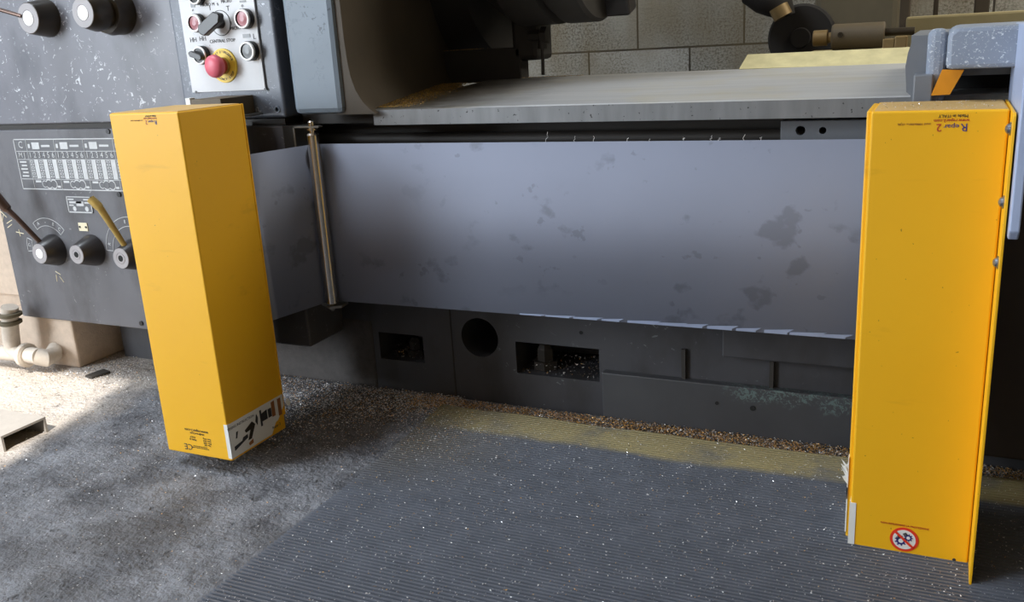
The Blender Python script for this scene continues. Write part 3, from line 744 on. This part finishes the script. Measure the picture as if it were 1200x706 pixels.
# --- right housing
sY = 1.32
rx0, rx1, ry0, ry1 = -.0875, .0765, sY, 1.462
rz1 = PY(1100, 129.5, sY).z; rz0 = PY(1064, 652, sY).z
RH, b = housing(rx0, rx1, ry0, ry1, rz0, rz1, 'guard_housing', 'tall yellow sheet-metal housing at the right, with round red prohibition sign near its foot', -1)
b.build('housing_body', None, RH)
G().box(rx0+.004, rx1-.003, ry0+.004, ry1-.004, rz1-.001, rz1+.0006, M['yellow_top']).build('end_cap', None, RH)
# left edge: the cover is folded outwards slightly, leaving a narrow step
G().box(rx0-.0065, rx0+.001, ry0+.02, ry1, rz0+.004, rz1-.001, M['yellow'], bev=.002).build('side_fold', None, RH)
# mounting flange towards the room with bolts
Xf = rx1+.0008
f_tip = PX(1140, 688, Xf); f_top = PX(1198, 131, Xf)
yf0 = ry0-.052
G().prism([(Xf, ry0+.06, rz0+.002), (Xf, ry0, rz0+.002), (Xf, yf0+.004, rz0-.012), (Xf, yf0, rz0-.008), (Xf, yf0, rz1-.004), (Xf, yf0+.006, rz1), (Xf, ry1, rz1)][:7]+[(Xf, ry1, rz0+.05)], (.0035, 0, 0), M['yellow'], bev=.0006).build('mounting_flange', None, RH)
for px, py in ((1187, 151), (1180, 237), (1172, 308)):
    q = PX(px, py, Xf); yb_ = ry0-.03
    z_ = PY(px, py, yb_).z
    G().lathe((Xf, yb_, z_), (-1, 0, 0), [(0, .0085), (.0015, .0085), (.0016, .0065), (.004, .006), (.0062, .003), (.0066, .0005)], n=20).build('flange_bolt', M['zinc'], RH)
g = G(); q = PY(1130, 149, ry0); print_block(g, q.x, q.z, ry0-.0003, 1.15); g.build('maker_print', None, RH)
# prohibition sign
q = PY(1059.5, 632.5, ry0); r = rad(15.5, q)
sg = G(); c = Vector((q.x, ry0-.0002, q.z))
sg.lathe(c, NY, [(0, r), (.0006, r)], M['sign_red'], 48); sg.lathe(c-Vector((0, .0005, 0)), NY, [(0, r*.8), (.0004, r*.8)], M['sticker'], 48)
def gear(cx, cz, rr, n=9):
    sg.lathe((cx, c.y-.0008, cz), NY, [(0, rr), (.0004, rr)], M['blue_print'], 24); sg.lathe((cx, c.y-.0011, cz), NY, [(0, rr*.55), (.0003, rr*.55)], M['sticker'], 20)
    for k in range(n):
        an = 2*math.pi*k/n; ca, sa = math.cos(an), math.sin(an); w2 = rr*.16
        sg.prism([(cx+ca*rr*.9-sa*w2, c.y-.0008, cz+sa*rr*.9+ca*w2), (cx+ca*rr*1.35-sa*w2, c.y-.0008, cz+sa*rr*1.35+ca*w2), (cx+ca*rr*1.35+sa*w2, c.y-.0008, cz+sa*rr*1.35-ca*w2), (cx+ca*rr*.9+sa*w2, c.y-.0008, cz+sa*rr*.9-ca*w2)], (0, -.0004, 0), M['blue_print'])
gear(c.x-r*.22, c.z-r*.12, r*.32); gear(c.x+r*.28, c.z+r*.20, r*.24)
for dx, dz in ((-.55, .15), (-.48, .25), (-.4, .33), (-.1, .5), (-.02, .56), (.06, .6)):
    sg.tube((c.x+r*dx, c.y-.001, c.z+r*dz), (c.x+r*(dx+.16), c.y-.001, c.z+r*(dz-.18)), .0008, M['black_print'], 6)
an = math.radians(-42); xa = Vector((math.cos(an), 0, math.sin(an))); za = Vector((-math.sin(an), 0, math.cos(an)))
sg.prism([c+xa*r*s1_*.86+za*r*.085*s2_+Vector((0, -.0012, 0)) for s1_, s2_ in ((-1, -1), (1, -1), (1, 1), (-1, 1))], (0, -.0006, 0), M['sign_red'])
q2 = PY(1060, 616.5, ry0); add_text(sg, M['red_print'], 'NON RIMUOVERE LA PROTEZIONE', .0042, (1, 0, 0), (0, 0, 1), (q2.x, ry0-.0004, q2.z), .0002)
sg.build('prohibition_sign', None, RH)
# white sticker at the lower left corner and torn film above
za_, zb_ = PY(990, 588, ry0).z, PY(989, 637, ry0).z
g = G().box(rx0-.0012, rx0+.008, ry0-.0009, ry0+.002, zb_, za_, M['sticker']); g.box(rx0-.0078, rx0-.0063, ry0+.018, ry0+.11, zb_+.01, za_+.015, M['sticker'])
g.box(rx0-.0012, rx0, ry0, ry0+.02, zb_, za_, M['sticker'])
g.build('corner_sticker', None, RH)
g = G(); rr_ = random.Random(3); zc_ = PY(984, 552, ry0+.02).z
for k in range(9):
    p = Vector((rx0-.008, ry0+.02, zc_+rr_.uniform(-.02, .02))); e = Vector((-rr_.uniform(.004, .011), rr_.uniform(-.004, .006), rr_.uniform(-.012, .012)))
    g.prism([p, p+e, p+e+Vector((.003, 0, -.006)), p+Vector((.002, 0, -.012))], (0, .0012, 0), M['sticker'])
g.box(rx0-.0078, rx0-.0064, ry0+.018, ry0+.03, zc_-.045, zc_+.025, M['sticker'])
g.build('torn_film', None, RH)
q = PY(1118, 656.5, ry0); G().lathe(q, NY, [(0, .0025), (.001, .002)], M['black_print'], 12).build('paint_nick', None, RH)

# ================================================================= steel sheet and guide roller
yr = 1.52; rR = .0128
rc = PY(378.5, 257, yr-.012); Xr, Yr = rc.x, yr-.014
stp = H-.185; sbt = H-.518
pth = []
ex = PY(305, 280, 1.40)
pth = [(lx1-.03, 1.362), (lx1-.002, 1.367)]
pA = Vector((lx1-.002, 1.367)); pB = Vector((Xr-.012, Yr+.012)); pC = Vector((Xr+.016, Yr+.0165)); pD = Vector((.06, 1.541))
for k in range(0, 9): pth.append(tuple(pA.lerp(pB, k/8)))
pth.append((Xr, Yr+rR+.003)); pth.append(tuple(pC))
for k in range(1, 25):
    t = k/24; p = pC.lerp(pD, t); pth.append((p.x, p.y-.0*math.sin(math.pi*t)))
b = bmesh.new(); th = .0012; A = []
for i, (x, y) in enumerate(pth):
    tl = max(0, (x-pC.x)/(pD.x-pC.x)); 
    if x < Xr: zt_, zb_2 = stp, sbt
    else: zt_ = stp+.0*tl; zb_2 = sbt
    # keep the sheet's own height, following the photographed edges
    A.append([b.verts.new((x, y, zt_)), b.verts.new((x, y, zb_2))])
# subdivide vertically
fs = [b.faces.new((A[i][0], A[i][1], A[i+1][1], A[i+1][0])) for i in range(len(A)-1)]
for f in fs: f.smooth = True
bmesh.ops.recalc_face_normals(b, faces=b.faces)
ext = bmesh.ops.extrude_face_region(b, geom=list(b.faces)); bmesh.ops.translate(b, verts=[v_ for v_ in ext['geom'] if isinstance(v_, bmesh.types.BMVert)], vec=(0, th, 0))
bmesh.ops.recalc_face_normals(b, faces=b.faces)
me = bpy.data.meshes.new('steel_sheet'); b.to_mesh(me); b.free(); me.materials.append(M['sheet'])
ST = thing('sliding_sheet', (-.6, 1.48, sbt), 'long blue-grey steel sheet stretched between the two yellow housings', 'steel sheet')
so = bpy.data.objects.new('sheet_band', me); COL.objects.link(so); place(so, ST)
g = G(); rs = random.Random(5)
for k, px in enumerate((610, 640, 672, 705, 735, 765, 795, 828, 862, 895, 925, 955)):
    x = -1+0; q = PY(px, 380, 1.53); tt = (q.x-pC.x)/(pD.x-pC.x); y = pC.lerp(pD, tt).y-.0004
    Ls = rs.uniform(.045, .07); hs_ = .0045+.006*min(1, k/6)*rs.uniform(.6, 1)
    g.prism([(q.x, y, sbt+.0003), (q.x, y, sbt+hs_*.55), (q.x+Ls*.95, y, sbt+hs_), (q.x+Ls*.75, y, sbt+hs_*.35), (q.x+Ls*.75, y, sbt+.0003)], (0, -.0005, 0), M['sheet_streak'])
g.build('edge_streaks', None, ST)  # paler streaks along the lower edge of the sheet
# tiny swarf hairs on the top edge
g = G()
for px in (640, 672, 694, 735, 760, 800, 832, 842, 870, 890):
    q = PY(px, 162, 1.53); tt = (q.x-pC.x)/(pD.x-pC.x); y = pC.lerp(pD, tt).y; L_ = rs.uniform(.006, .026) if px in (640, 694) else rs.uniform(.004, .01)
    g = G(); p = Vector((q.x, y, stp)); pts = [p+Vector((rs.uniform(-.002, .002)+.25*L_*k/4, 0, L_*k/4)) for k in range(5)]; g.sweep(pts, .0004, M['chip_silver'], 5); g.build('swarf_hair', None, ST)

GR = thing('guide_roller', (Xr, Yr, H-.53), 'slim vertical steel roller in front of the sheet beside the left housing', 'roller')
za_, zb_ = PY(366.5, 156, Yr).z, PY(390.5, 357, Yr).z
G().lathe((Xr, Yr, zb_), (0, 0, 1), [(0, rR*.8), (.004, rR), (za_-zb_-.004, rR), (za_-zb_, rR*.8)], n=32).build('roller_tube', M['steel'], GR)
G().lathe((Xr, Yr, za_), (0, 0, 1), [(0, rR*.5), (.006, rR*.5), (.006, rR*.95), (.009, rR*.95), (.009, rR*.55), (.022, rR*.55), (.024, rR*.4)], n=20).build('axle_nut', M['steel'], GR)
ta = za_+.011
G().box(Xr-.042, Xr+.022, Yr-.007, Yr+.007, ta, ta+.003, M['steel_dull']).box(Xr-.042, Xr-.038, Yr-.007, Yr+.06, ta-.06, ta+.003, M['steel_dull']).build('top_arm', None, GR)
G().prism([(Xr-.03, Yr+.02, zb_-.006), (Xr-.034, Yr+.008, zb_-.006), (Xr+.004, Yr-.016, zb_-.006), (Xr+.024, Yr, zb_-.006), (Xr+.02, Yr+.03, zb_-.006)], (0, 0, .005), M['steel_dull']).build('bottom_arm', None, GR)
G().lathe((Xr, Yr, zb_-.014), (0, 0, 1), [(0, .004), (.008, .007), (.014, .007)], n=6).build('axle_screw', M['steel_dull'], GR)
# rear stay that fixes the roller arms to the cabinet side
G().box(XC1-.002, Xr-.03, Yr+.045, Yr+.06, zb_-.006, ta, M['casting_dark']).build('stay', None, GR)

# ================================================================= things on the floor
mx0 = -.955; my0, my1 = .0, 1.60
bm_ = bmesh.new(); pitch = .0084
ys = []
y = my0; k = 0
while y < my1:
    ys += [(y, .0062), (y+pitch*.45, .0062), (y+pitch*.55, .0022), (y+pitch*.9, .0022)]; y += pitch
xs = [mx0+(.9-mx0)*i/60 for i in range(61)]
def wav(x, y):
    t = max(0, (y-1.25)/.35); return .020*t*(.5+.5*mnoise.noise(Vector((x*4.5, y*2.5, 0))))
grid = [[bm_.verts.new((x, yy_, zz_+wav(x, yy_))) for yy_, zz_ in ys] for x in xs]
for i in range(60):
    for k in range(len(ys)-1): bm_.faces.new((grid[i][k], grid[i+1][k], grid[i+1][k+1], grid[i][k+1]))
# closed edge skirt
edge = [e for e in bm_.edges if e.is_boundary]
r_ = bmesh.ops.extrude_edge_only(bm_, edges=edge)
for v_ in r_['geom']:
    if isinstance(v_, bmesh.types.BMVert): v_.co.z = .0003
bmesh.ops.recalc_face_normals(bm_, faces=bm_.faces)
me = bpy.data.meshes.new('rubber_mat'); bm_.to_mesh(me); bm_.free(); me.materials.append(M['mat'])
mo = bpy.data.objects.new('rubber_mat', me); COL.objects.link(mo); origin(mo, (mx0, .8, 0))
tag(mo, 'dark ribbed rubber mat on the floor in front of the lathe', 'mat')

# steel channel offcut
X0c, X1c, yc0, yc1, hc_ = -2.35, -1.757, 1.128, 1.237, .036; w_ = .005
g = G().prism([(X0c, a_, b_) for a_, b_ in ((yc0, 0), (yc0, hc_), (yc1, hc_), (yc1, 0), (yc1-w_, 0), (yc1-w_, hc_-w_), (yc0+w_, hc_-w_), (yc0+w_, 0))], (X1c-X0c, 0, 0), M['channel'])
o = g.build('steel_channel'); origin(o, (-2.0, 1.18, 0)); tag(o, 'grey steel channel lying open side down on the floor at the left edge', 'steel channel')
# small dark offcut
q = PZ(114, 441, .004)
o = G().prism([PZ(100, 443, .0), PZ(108, 445, .0), PZ(130, 438, .0), PZ(122, 435, .0)], (0, 0, .007), M['casting_dark'], bev=.001).build('metal_offcut'); origin(o, (q.x, q.y, 0))
tag(o, 'small dark flat metal offcut on the sunlit floor by the concrete plinth', 'offcut')
# plinth under the lathe
o = G().box(-2.33, -2.045, 1.568, 1.80, 0, zcb-.001, M['plinth'], bev=.006).build('concrete_plinth'); origin(o, (-2.19, 1.68, 0)); tag(o, 'sunlit pale concrete plinth under the left corner of the lathe', 'plinth')
# light cabinet behind, left of the lathe
o = G().box(-2.9, -2.24, 1.62, 2.1, .17, .95, M['plinth'], bev=.004).box(-2.88, -2.26, 1.64, 2.08, 0, .17, M['plinth']).build('electric_cabinet'); origin(o, (-2.55, 1.85, 0)); tag(o, 'cream metal cabinet just left of the lathe, mostly cut off', 'cabinet')
# pipe elbow with union
Yq_ = 1.50
PP = thing('pipe_fitting', PZ(30, 432, 0), 'dusty white pipe elbow with union nut at the left edge', 'pipe')
def arc(c, r, a0, a1, n, f): return [f(c, r, math.radians(a0+(a1-a0)*k/n)) for k in range(n+1)]
pa, pb, pc = PY(12, 378, Yq_), PY(13, 404, Yq_), PY(24, 417, Yq_)
r_p = rad(9.5, pa)
G().sweep([PY(11, 360, Yq_), PY(12, 385, Yq_), PY(13, 396, Yq_), PY(15, 408, Yq_), PY(22, 415, Yq_), PY(32, 416, Yq_), PY(46, 418, Yq_)], r_p, M['pipe'], 20).build('elbow', None, PP)
G().sweep([PY(-14, 412, Yq_+.01), PY(12, 414, Yq_+.005), PY(22, 415, Yq_)], r_p*.95, M['pipe'], 20).build('branch', None, PP)
G().sweep([PY(44, 418, Yq_), PY(54, 420, Yq_+.01), PY(62, 416, Yq_+.035), PY(66, 408, Yq_+.08), PY(66, 404, Yq_+.10)], [r_p*1.05, r_p*1.1, r_p*1.05, r_p*.95, r_p*.9], M['pipe'], 20).build('bend', None, PP)
G().lathe(PY(28, 416, Yq_), (1, 0, -.02), [(0, r_p*1.2), (.004, r_p*1.5), (.016, r_p*1.5), (.02, r_p*1.2)], M['pipe'], 24).build('union_nut', None, PP)
for py in (366, 375):
    G().lathe(PY(11.5, py, Yq_), (0, 0, -1), [(0, r_p*1.1), (.003, r_p*1.35), (.010, r_p*1.35), (.013, r_p*1.1)], M['grey_brown'], 24).build('thread_collar', None, PP)

# ================================================================= behind the bed
BK = thing('motor_shaft', PY(1000, 45, 2.55)*1.0, 'brown cylindrical coupling with stepped end lying behind the bed', 'shaft coupling')
BK.location = (PY(1000, 45, 2.55).x, 2.55, PY(1000, 62, 2.55).z)
a, b2 = PY(975, 44, 2.55), PY(1036, 42, 2.55)
rcy = rad(15, a); Lc = b2.x-a.x
G().lathe(Vector((a.x, 2.55, a.z)), (1, 0, 0), [(0, rcy*.9), (.004, rcy), (Lc, rcy*.98), (Lc+.002, rcy*.9)], M['coupling'], 40).build('coupling_body', None, BK)
s0_ = PY(953, 46, 2.55)
G().lathe(Vector((s0_.x, 2.55, a.z)), (1, 0, 0), [(0, rcy*.55), (.002, rcy*.6), (.035, rcy*.6), (.036, rcy*.4), (a.x-s0_.x, rcy*.4)], M['tin'], 32).build('stub_end', None, BK)
G().lathe(Vector((b2.x, 2.55, a.z+.006)), (1, 0, 0), [(0, rcy*.3), (.07, rcy*.3)], M['knob_bronze'], 24).build('shaft', None, BK)
q = PY(985, 40, 2.55-rcy); G().lathe((q.x, 2.55-rcy*.98, a.z+.006), NY, [(0, .007), (.003, .007), (.003, .004), (.001, .004)], M['knob_bronze'], 20).build('set_screw', None, BK)
# blocks beneath
for (x0_, x1_, z_) in ((1034, 1048, .02), (1048, 1062, .026)):
    A, B = PY(x0_, 56, 2.45), PY(x1_, 56, 2.45)
    G().box(A.x, B.x, 2.45, 2.52, A.z-.02, A.z+z_, M['tin'], bev=.002).build('support_block', None, BK)
G().box(PY(940, 60, 2.5).x, PY(1060, 60, 2.5).x, 2.44, 2.75, PY(1000, 66, 2.5).z-.02, PY(1000, 60, 2.55).z, M['olive']).build('rest', None, BK)
G().box(PY(960, 60, 2.5).x, PY(1040, 60, 2.5).x, 2.5, 2.75, 0, PY(1000, 66, 2.5).z-.02, M['grey_brown']).build('pedestal', None, BK)
# grey casting with arched guard
GC = thing('belt_guard', (PY(930, 50, 3.2).x, 3.2, 0), 'dark round belt guard with grey cover against the block wall', 'belt guard')
q = PY(940, 44, 3.2); rr = rad(38, q)
G().lathe(q, NY, [(0, rr), (.02, rr), (.03, rr*.93), (.03, rr*.3), (.045, rr*.28)], M['black_matte'], 48).build('guard_disc', None, GC)  # flat matte black disc for the dark arch shape
A, B = PY(955, 60, 3.3), PY(1052, 60, 3.3)
G().box(A.x, B.x, 3.24, 3.5, 0, H+.6, M['grey_brown'], bev=.02).build('guard_cover', None, GC)
A = PY(938, 22, 3.2)
EP = thing('pipe_elbow', (PY(905, 10, 3.1).x, 3.1, PY(905, 22, 3.1).z), 'dark pipe elbow pointing down in front of the block wall', 'pipe')
G().sweep([PY(880, -14, 3.1), PY(897, -4, 3.1), PY(912, 4, 3.1), PY(918, 14, 3.1), PY(920, 20, 3.1)], [.05, .055, .05, .035, .032], M['black_matte'], 20).build('elbow_body', None, EP)
G().sweep([PY(912, 8, 3.06), PY(918, 20, 3.06)], .03, M['tin'], 20).build('elbow_spout', None, EP)
# posts and the olive beam at the right
o = G().box(PY(1054, 20, 3.0).x, PY(1066, 20, 3.0).x, 3.0, 3.06, 0, 2.2, M['casting_brown'], bev=.004).build('steel_post'); origin(o, (PY(1060, 20, 3.0).x, 3.03, 0)); tag(o, 'brown steel post standing left of the olive beam', 'post')
A, B = PY(1062, 20, 2.8), PY(1062, 60, 2.8)
o = G().box(A.x, .9, 2.8, 3.0, 0, A.z, M['olive'], bev=.006).build('olive_cabinet'); origin(o, ((A.x+.9)/2, 2.7, 0)); tag(o, 'olive-grey flat-topped beam behind the saddle', 'beam')
o = G().box(PY(1142, 5, 3.2).x, PY(1160, 5, 3.2).x, 3.2, 3.26, 0, 2.2, M['casting_brown'], bev=.004).build('steel_post'); origin(o, (PY(1150, 5, 3.2).x, 3.23, 0)); tag(o, 'brown steel post behind the saddle, the right one of two', 'post')
o = G().box(PY(1094, 5, 3.4).x, PY(1100, 5, 3.4).x, 3.4, 3.43, 0, 2.2, M['casting_brown'], bev=.002).build('wall_conduit'); origin(o, (PY(1097, 5, 3.4).x, 3.415, 0)); tag(o, 'thin vertical conduit on the wall between the two posts', 'conduit')

# ================================================================= metal shavings
def chips(name, label, pts, sizes, mats, probs):
    n = len(pts); V = np.zeros((n*4, 3)); 
    a = rng.normal(size=(n, 3)); a /= np.linalg.norm(a, axis=1)[:, None]; a[:, 2] *= .5
    b_ = rng.normal(size=(n, 3)); b_ -= a*np.sum(a*b_, 1)[:, None]; b_ /= np.linalg.norm(b_, axis=1)[:, None]
    c_ = np.cross(a, b_); s_ = sizes[:, None]
    V[0::4] = pts-a*s_*.5-b_*s_*.18; V[1::4] = pts+a*s_*.5-b_*s_*.12; V[2::4] = pts+b_*s_*.28+a*s_*.1; V[3::4] = pts+c_*s_*.16
    V[:, 2] = np.maximum(V[:, 2], .0004)
    i = np.arange(n)[:, None]*4
    F = np.concatenate([i+[0, 2, 1], i+[0, 1, 3], i+[1, 2, 3], i+[2, 0, 3]], 1).reshape(-1, 3)
    me = bpy.data.meshes.new(name); me.from_pydata(V.tolist(), [], F.tolist())
    for m_ in mats: me.materials.append(m_)
    mi = rng.choice(len(mats), size=n, p=probs); me.polygons.foreach_set('material_index', np.repeat(mi, 4).astype(np.int32))
    o = bpy.data.objects.new(name, me); COL.objects.link(o); c = pts.mean(0); origin(o, (float(c[0]), float(c[1]), 0)); tag(o, label, 'metal shavings', kind='stuff'); return o
def U(a_, b_, n): return rng.uniform(a_, b_, n)
SM = [M['chip_silver'], M['chip_gold'], M['chip_dark']]
# heap along the base, left grey half and golden half
n = 18000; x = U(-1.5, -.93, n); t = np.abs(rng.normal(0, 1, n)); wd = .035+.14*np.clip((-x-.95)/.35, 0, 1)
y = YB-.014-t*wd; z = .016*np.exp(-(YB-y)/.04)*rng.uniform(0, 1, n)+.002
chips('grey_swarf', 'grey metal shavings heaped on the floor at the lathe base near the left housing', np.stack([x, y, z], 1), U(.002, .0055, n), SM, [.5, .15, .35])
n = 26000; x = U(-1.05, .5, n); t = np.abs(rng.normal(0, 1, n)); y = (YB-.022)-np.minimum(t*.034, .10); z = .014*np.exp(-(YB-y)/.05)*rng.uniform(0, 1, n)+.003+np.where(y < 1.605, .008, 0)
chips('golden_swarf', 'golden metal shavings in a strip between the mat and the lathe base', np.stack([x, y, z], 1), U(.002, .0055, n), SM, [.22, .48, .30])
# brownish spill round the mat corner
n = 4500; x = rng.normal(-1.0, .16, n); y = rng.normal(1.5, .09, n); y = np.minimum(y, YB-.02); z = np.where((x > mx0) & (y < my1), .0075, .0012)+np.array([wav(a_, b_) if a_ > mx0 and b_ < my1 else 0 for a_, b_ in zip(x, y)])
chips('spilled_swarf', 'fine shavings spilled over the corner of the rubber mat', np.stack([x, y, z], 1), U(.0012, .003, n), SM, [.45, .35, .2])
# sparse glints on the mat and on the floor
n = 30000; x = U(mx0+.01, .6, n); y = U(.55, 1.6, n); z = .0072+np.array([wav(a_, b_) for a_, b_ in zip(x, y)])
chips('mat_swarf', 'scattered bright shavings over the whole rubber mat', np.stack([x, y, z], 1), U(0, 1, n)**4*.0038+.0009, SM, [.8, .15, .05])
n = 16000; x = U(-2.6, mx0, n); y = np.where(rng.random(n) < .5, U(.5, 1.65, n), np.clip(rng.normal(1.35, .18, n), .5, 1.66)); z = np.full(n, .0012)
chips('floor_swarf', 'scattered shavings on the bare concrete left of the mat', np.stack([x, y, z], 1), U(0, 1, n)**2.5*.004+.0008, SM, [.68, .08, .24])
n = 2600; x = rng.normal(-2.0, .12, n); y = np.clip(rng.normal(1.56, .06, n), 1.3, 1.8); k_ = ~((x < -2.04) & (y > 1.55)); x, y = x[k_], y[k_]; z = np.full(len(x), .002)
chips('dusty_swarf', 'dusty shavings around the sunlit concrete plinth', np.stack([x, y, z], 1), U(.002, .005, len(x)), SM, [.5, .1, .4])
# swarf in the base pockets
n = 600; x = np.concatenate([U(b0.x+.01, b1.x-.008, n*2//3), U(a0.x, a1.x-.008, n-n*2//3)])
y = U(YB+.004, YB+.08, n); z = np.concatenate([np.full(n*2//3, b1.z), np.full(n-n*2//3, a1.z)])+rng.uniform(.002, 1, n)**1.8*.04*np.clip((y-YB)/.05+.35, 0, 1)
chips('pocket_swarf', 'tangled shavings caught inside the pockets of the lathe base', np.stack([x, y, z], 1), U(0, 1, n)**2*.006+.002, SM, [.25, .12, .63])
# chips on top of right housing, on the saddle arm and the brass dust at the headstock
n = 150; x = U(rx0+.008, rx1-.006, n); y = U(ry0+.006, ry1-.01, n); z = np.full(n, rz1+.0016)
chips('housing_swarf', 'bright shavings lying on top of the right yellow housing', np.stack([x, y, z], 1), U(.001, .003, n), SM, [.7, .2, .1])
n = 14000; x = U(c1.x+.04, c1.x+.11, n)+rng.normal(0, .02, n); t_ = rng.random(n); y = 1.56+.45*t_; x = x-.09*t_; k_ = x > c1.x+.012-.1*t_+.03; x, y = x[k_], y[k_]
z = zr1+(zr2-zr1)*(y-Yc)/(YR1-Yc)+.0018
M['chip_ochre'] = simple('ochre_dust', lin(150, 118, 40), .8, var=.3)
chips('bed_dust', 'ochre dust and chips on the bed at the foot of the headstock', np.stack([x, y, z], 1), U(.001, .004, len(x)), [M['chip_ochre'], M['chip_gold'], M['chip_dark']], [.55, .05, .4])
n = 1500; x = rng.normal(f0.x+.02, .035, n); k_ = (x > c1.x-.08) & (x < f1.x); x = x[k_]; n = len(x)
chips('ledge_dust', 'ochre chips lying on the dark headstock ledge below the chuck', np.stack([x, U(Y2+.004, Y2+.045, n), np.full(n, ft.z+.001)], 1), U(.001, .004, n), [M['chip_ochre'], M['chip_gold'], M['chip_dark']], [.7, .25, .05])
n = 500; x = U(f1.x+.004, f1.x+.16, n)
chips('rear_dust', 'ochre chips along the far edge of the bed by the clamp rod', np.stack([x, U(YR1-.03, YR1-.006, n), np.full(n, zr2+.001)], 1), U(.001, .004, n), [M['chip_ochre'], M['chip_gold'], M['chip_dark']], [.6, .1, .3])
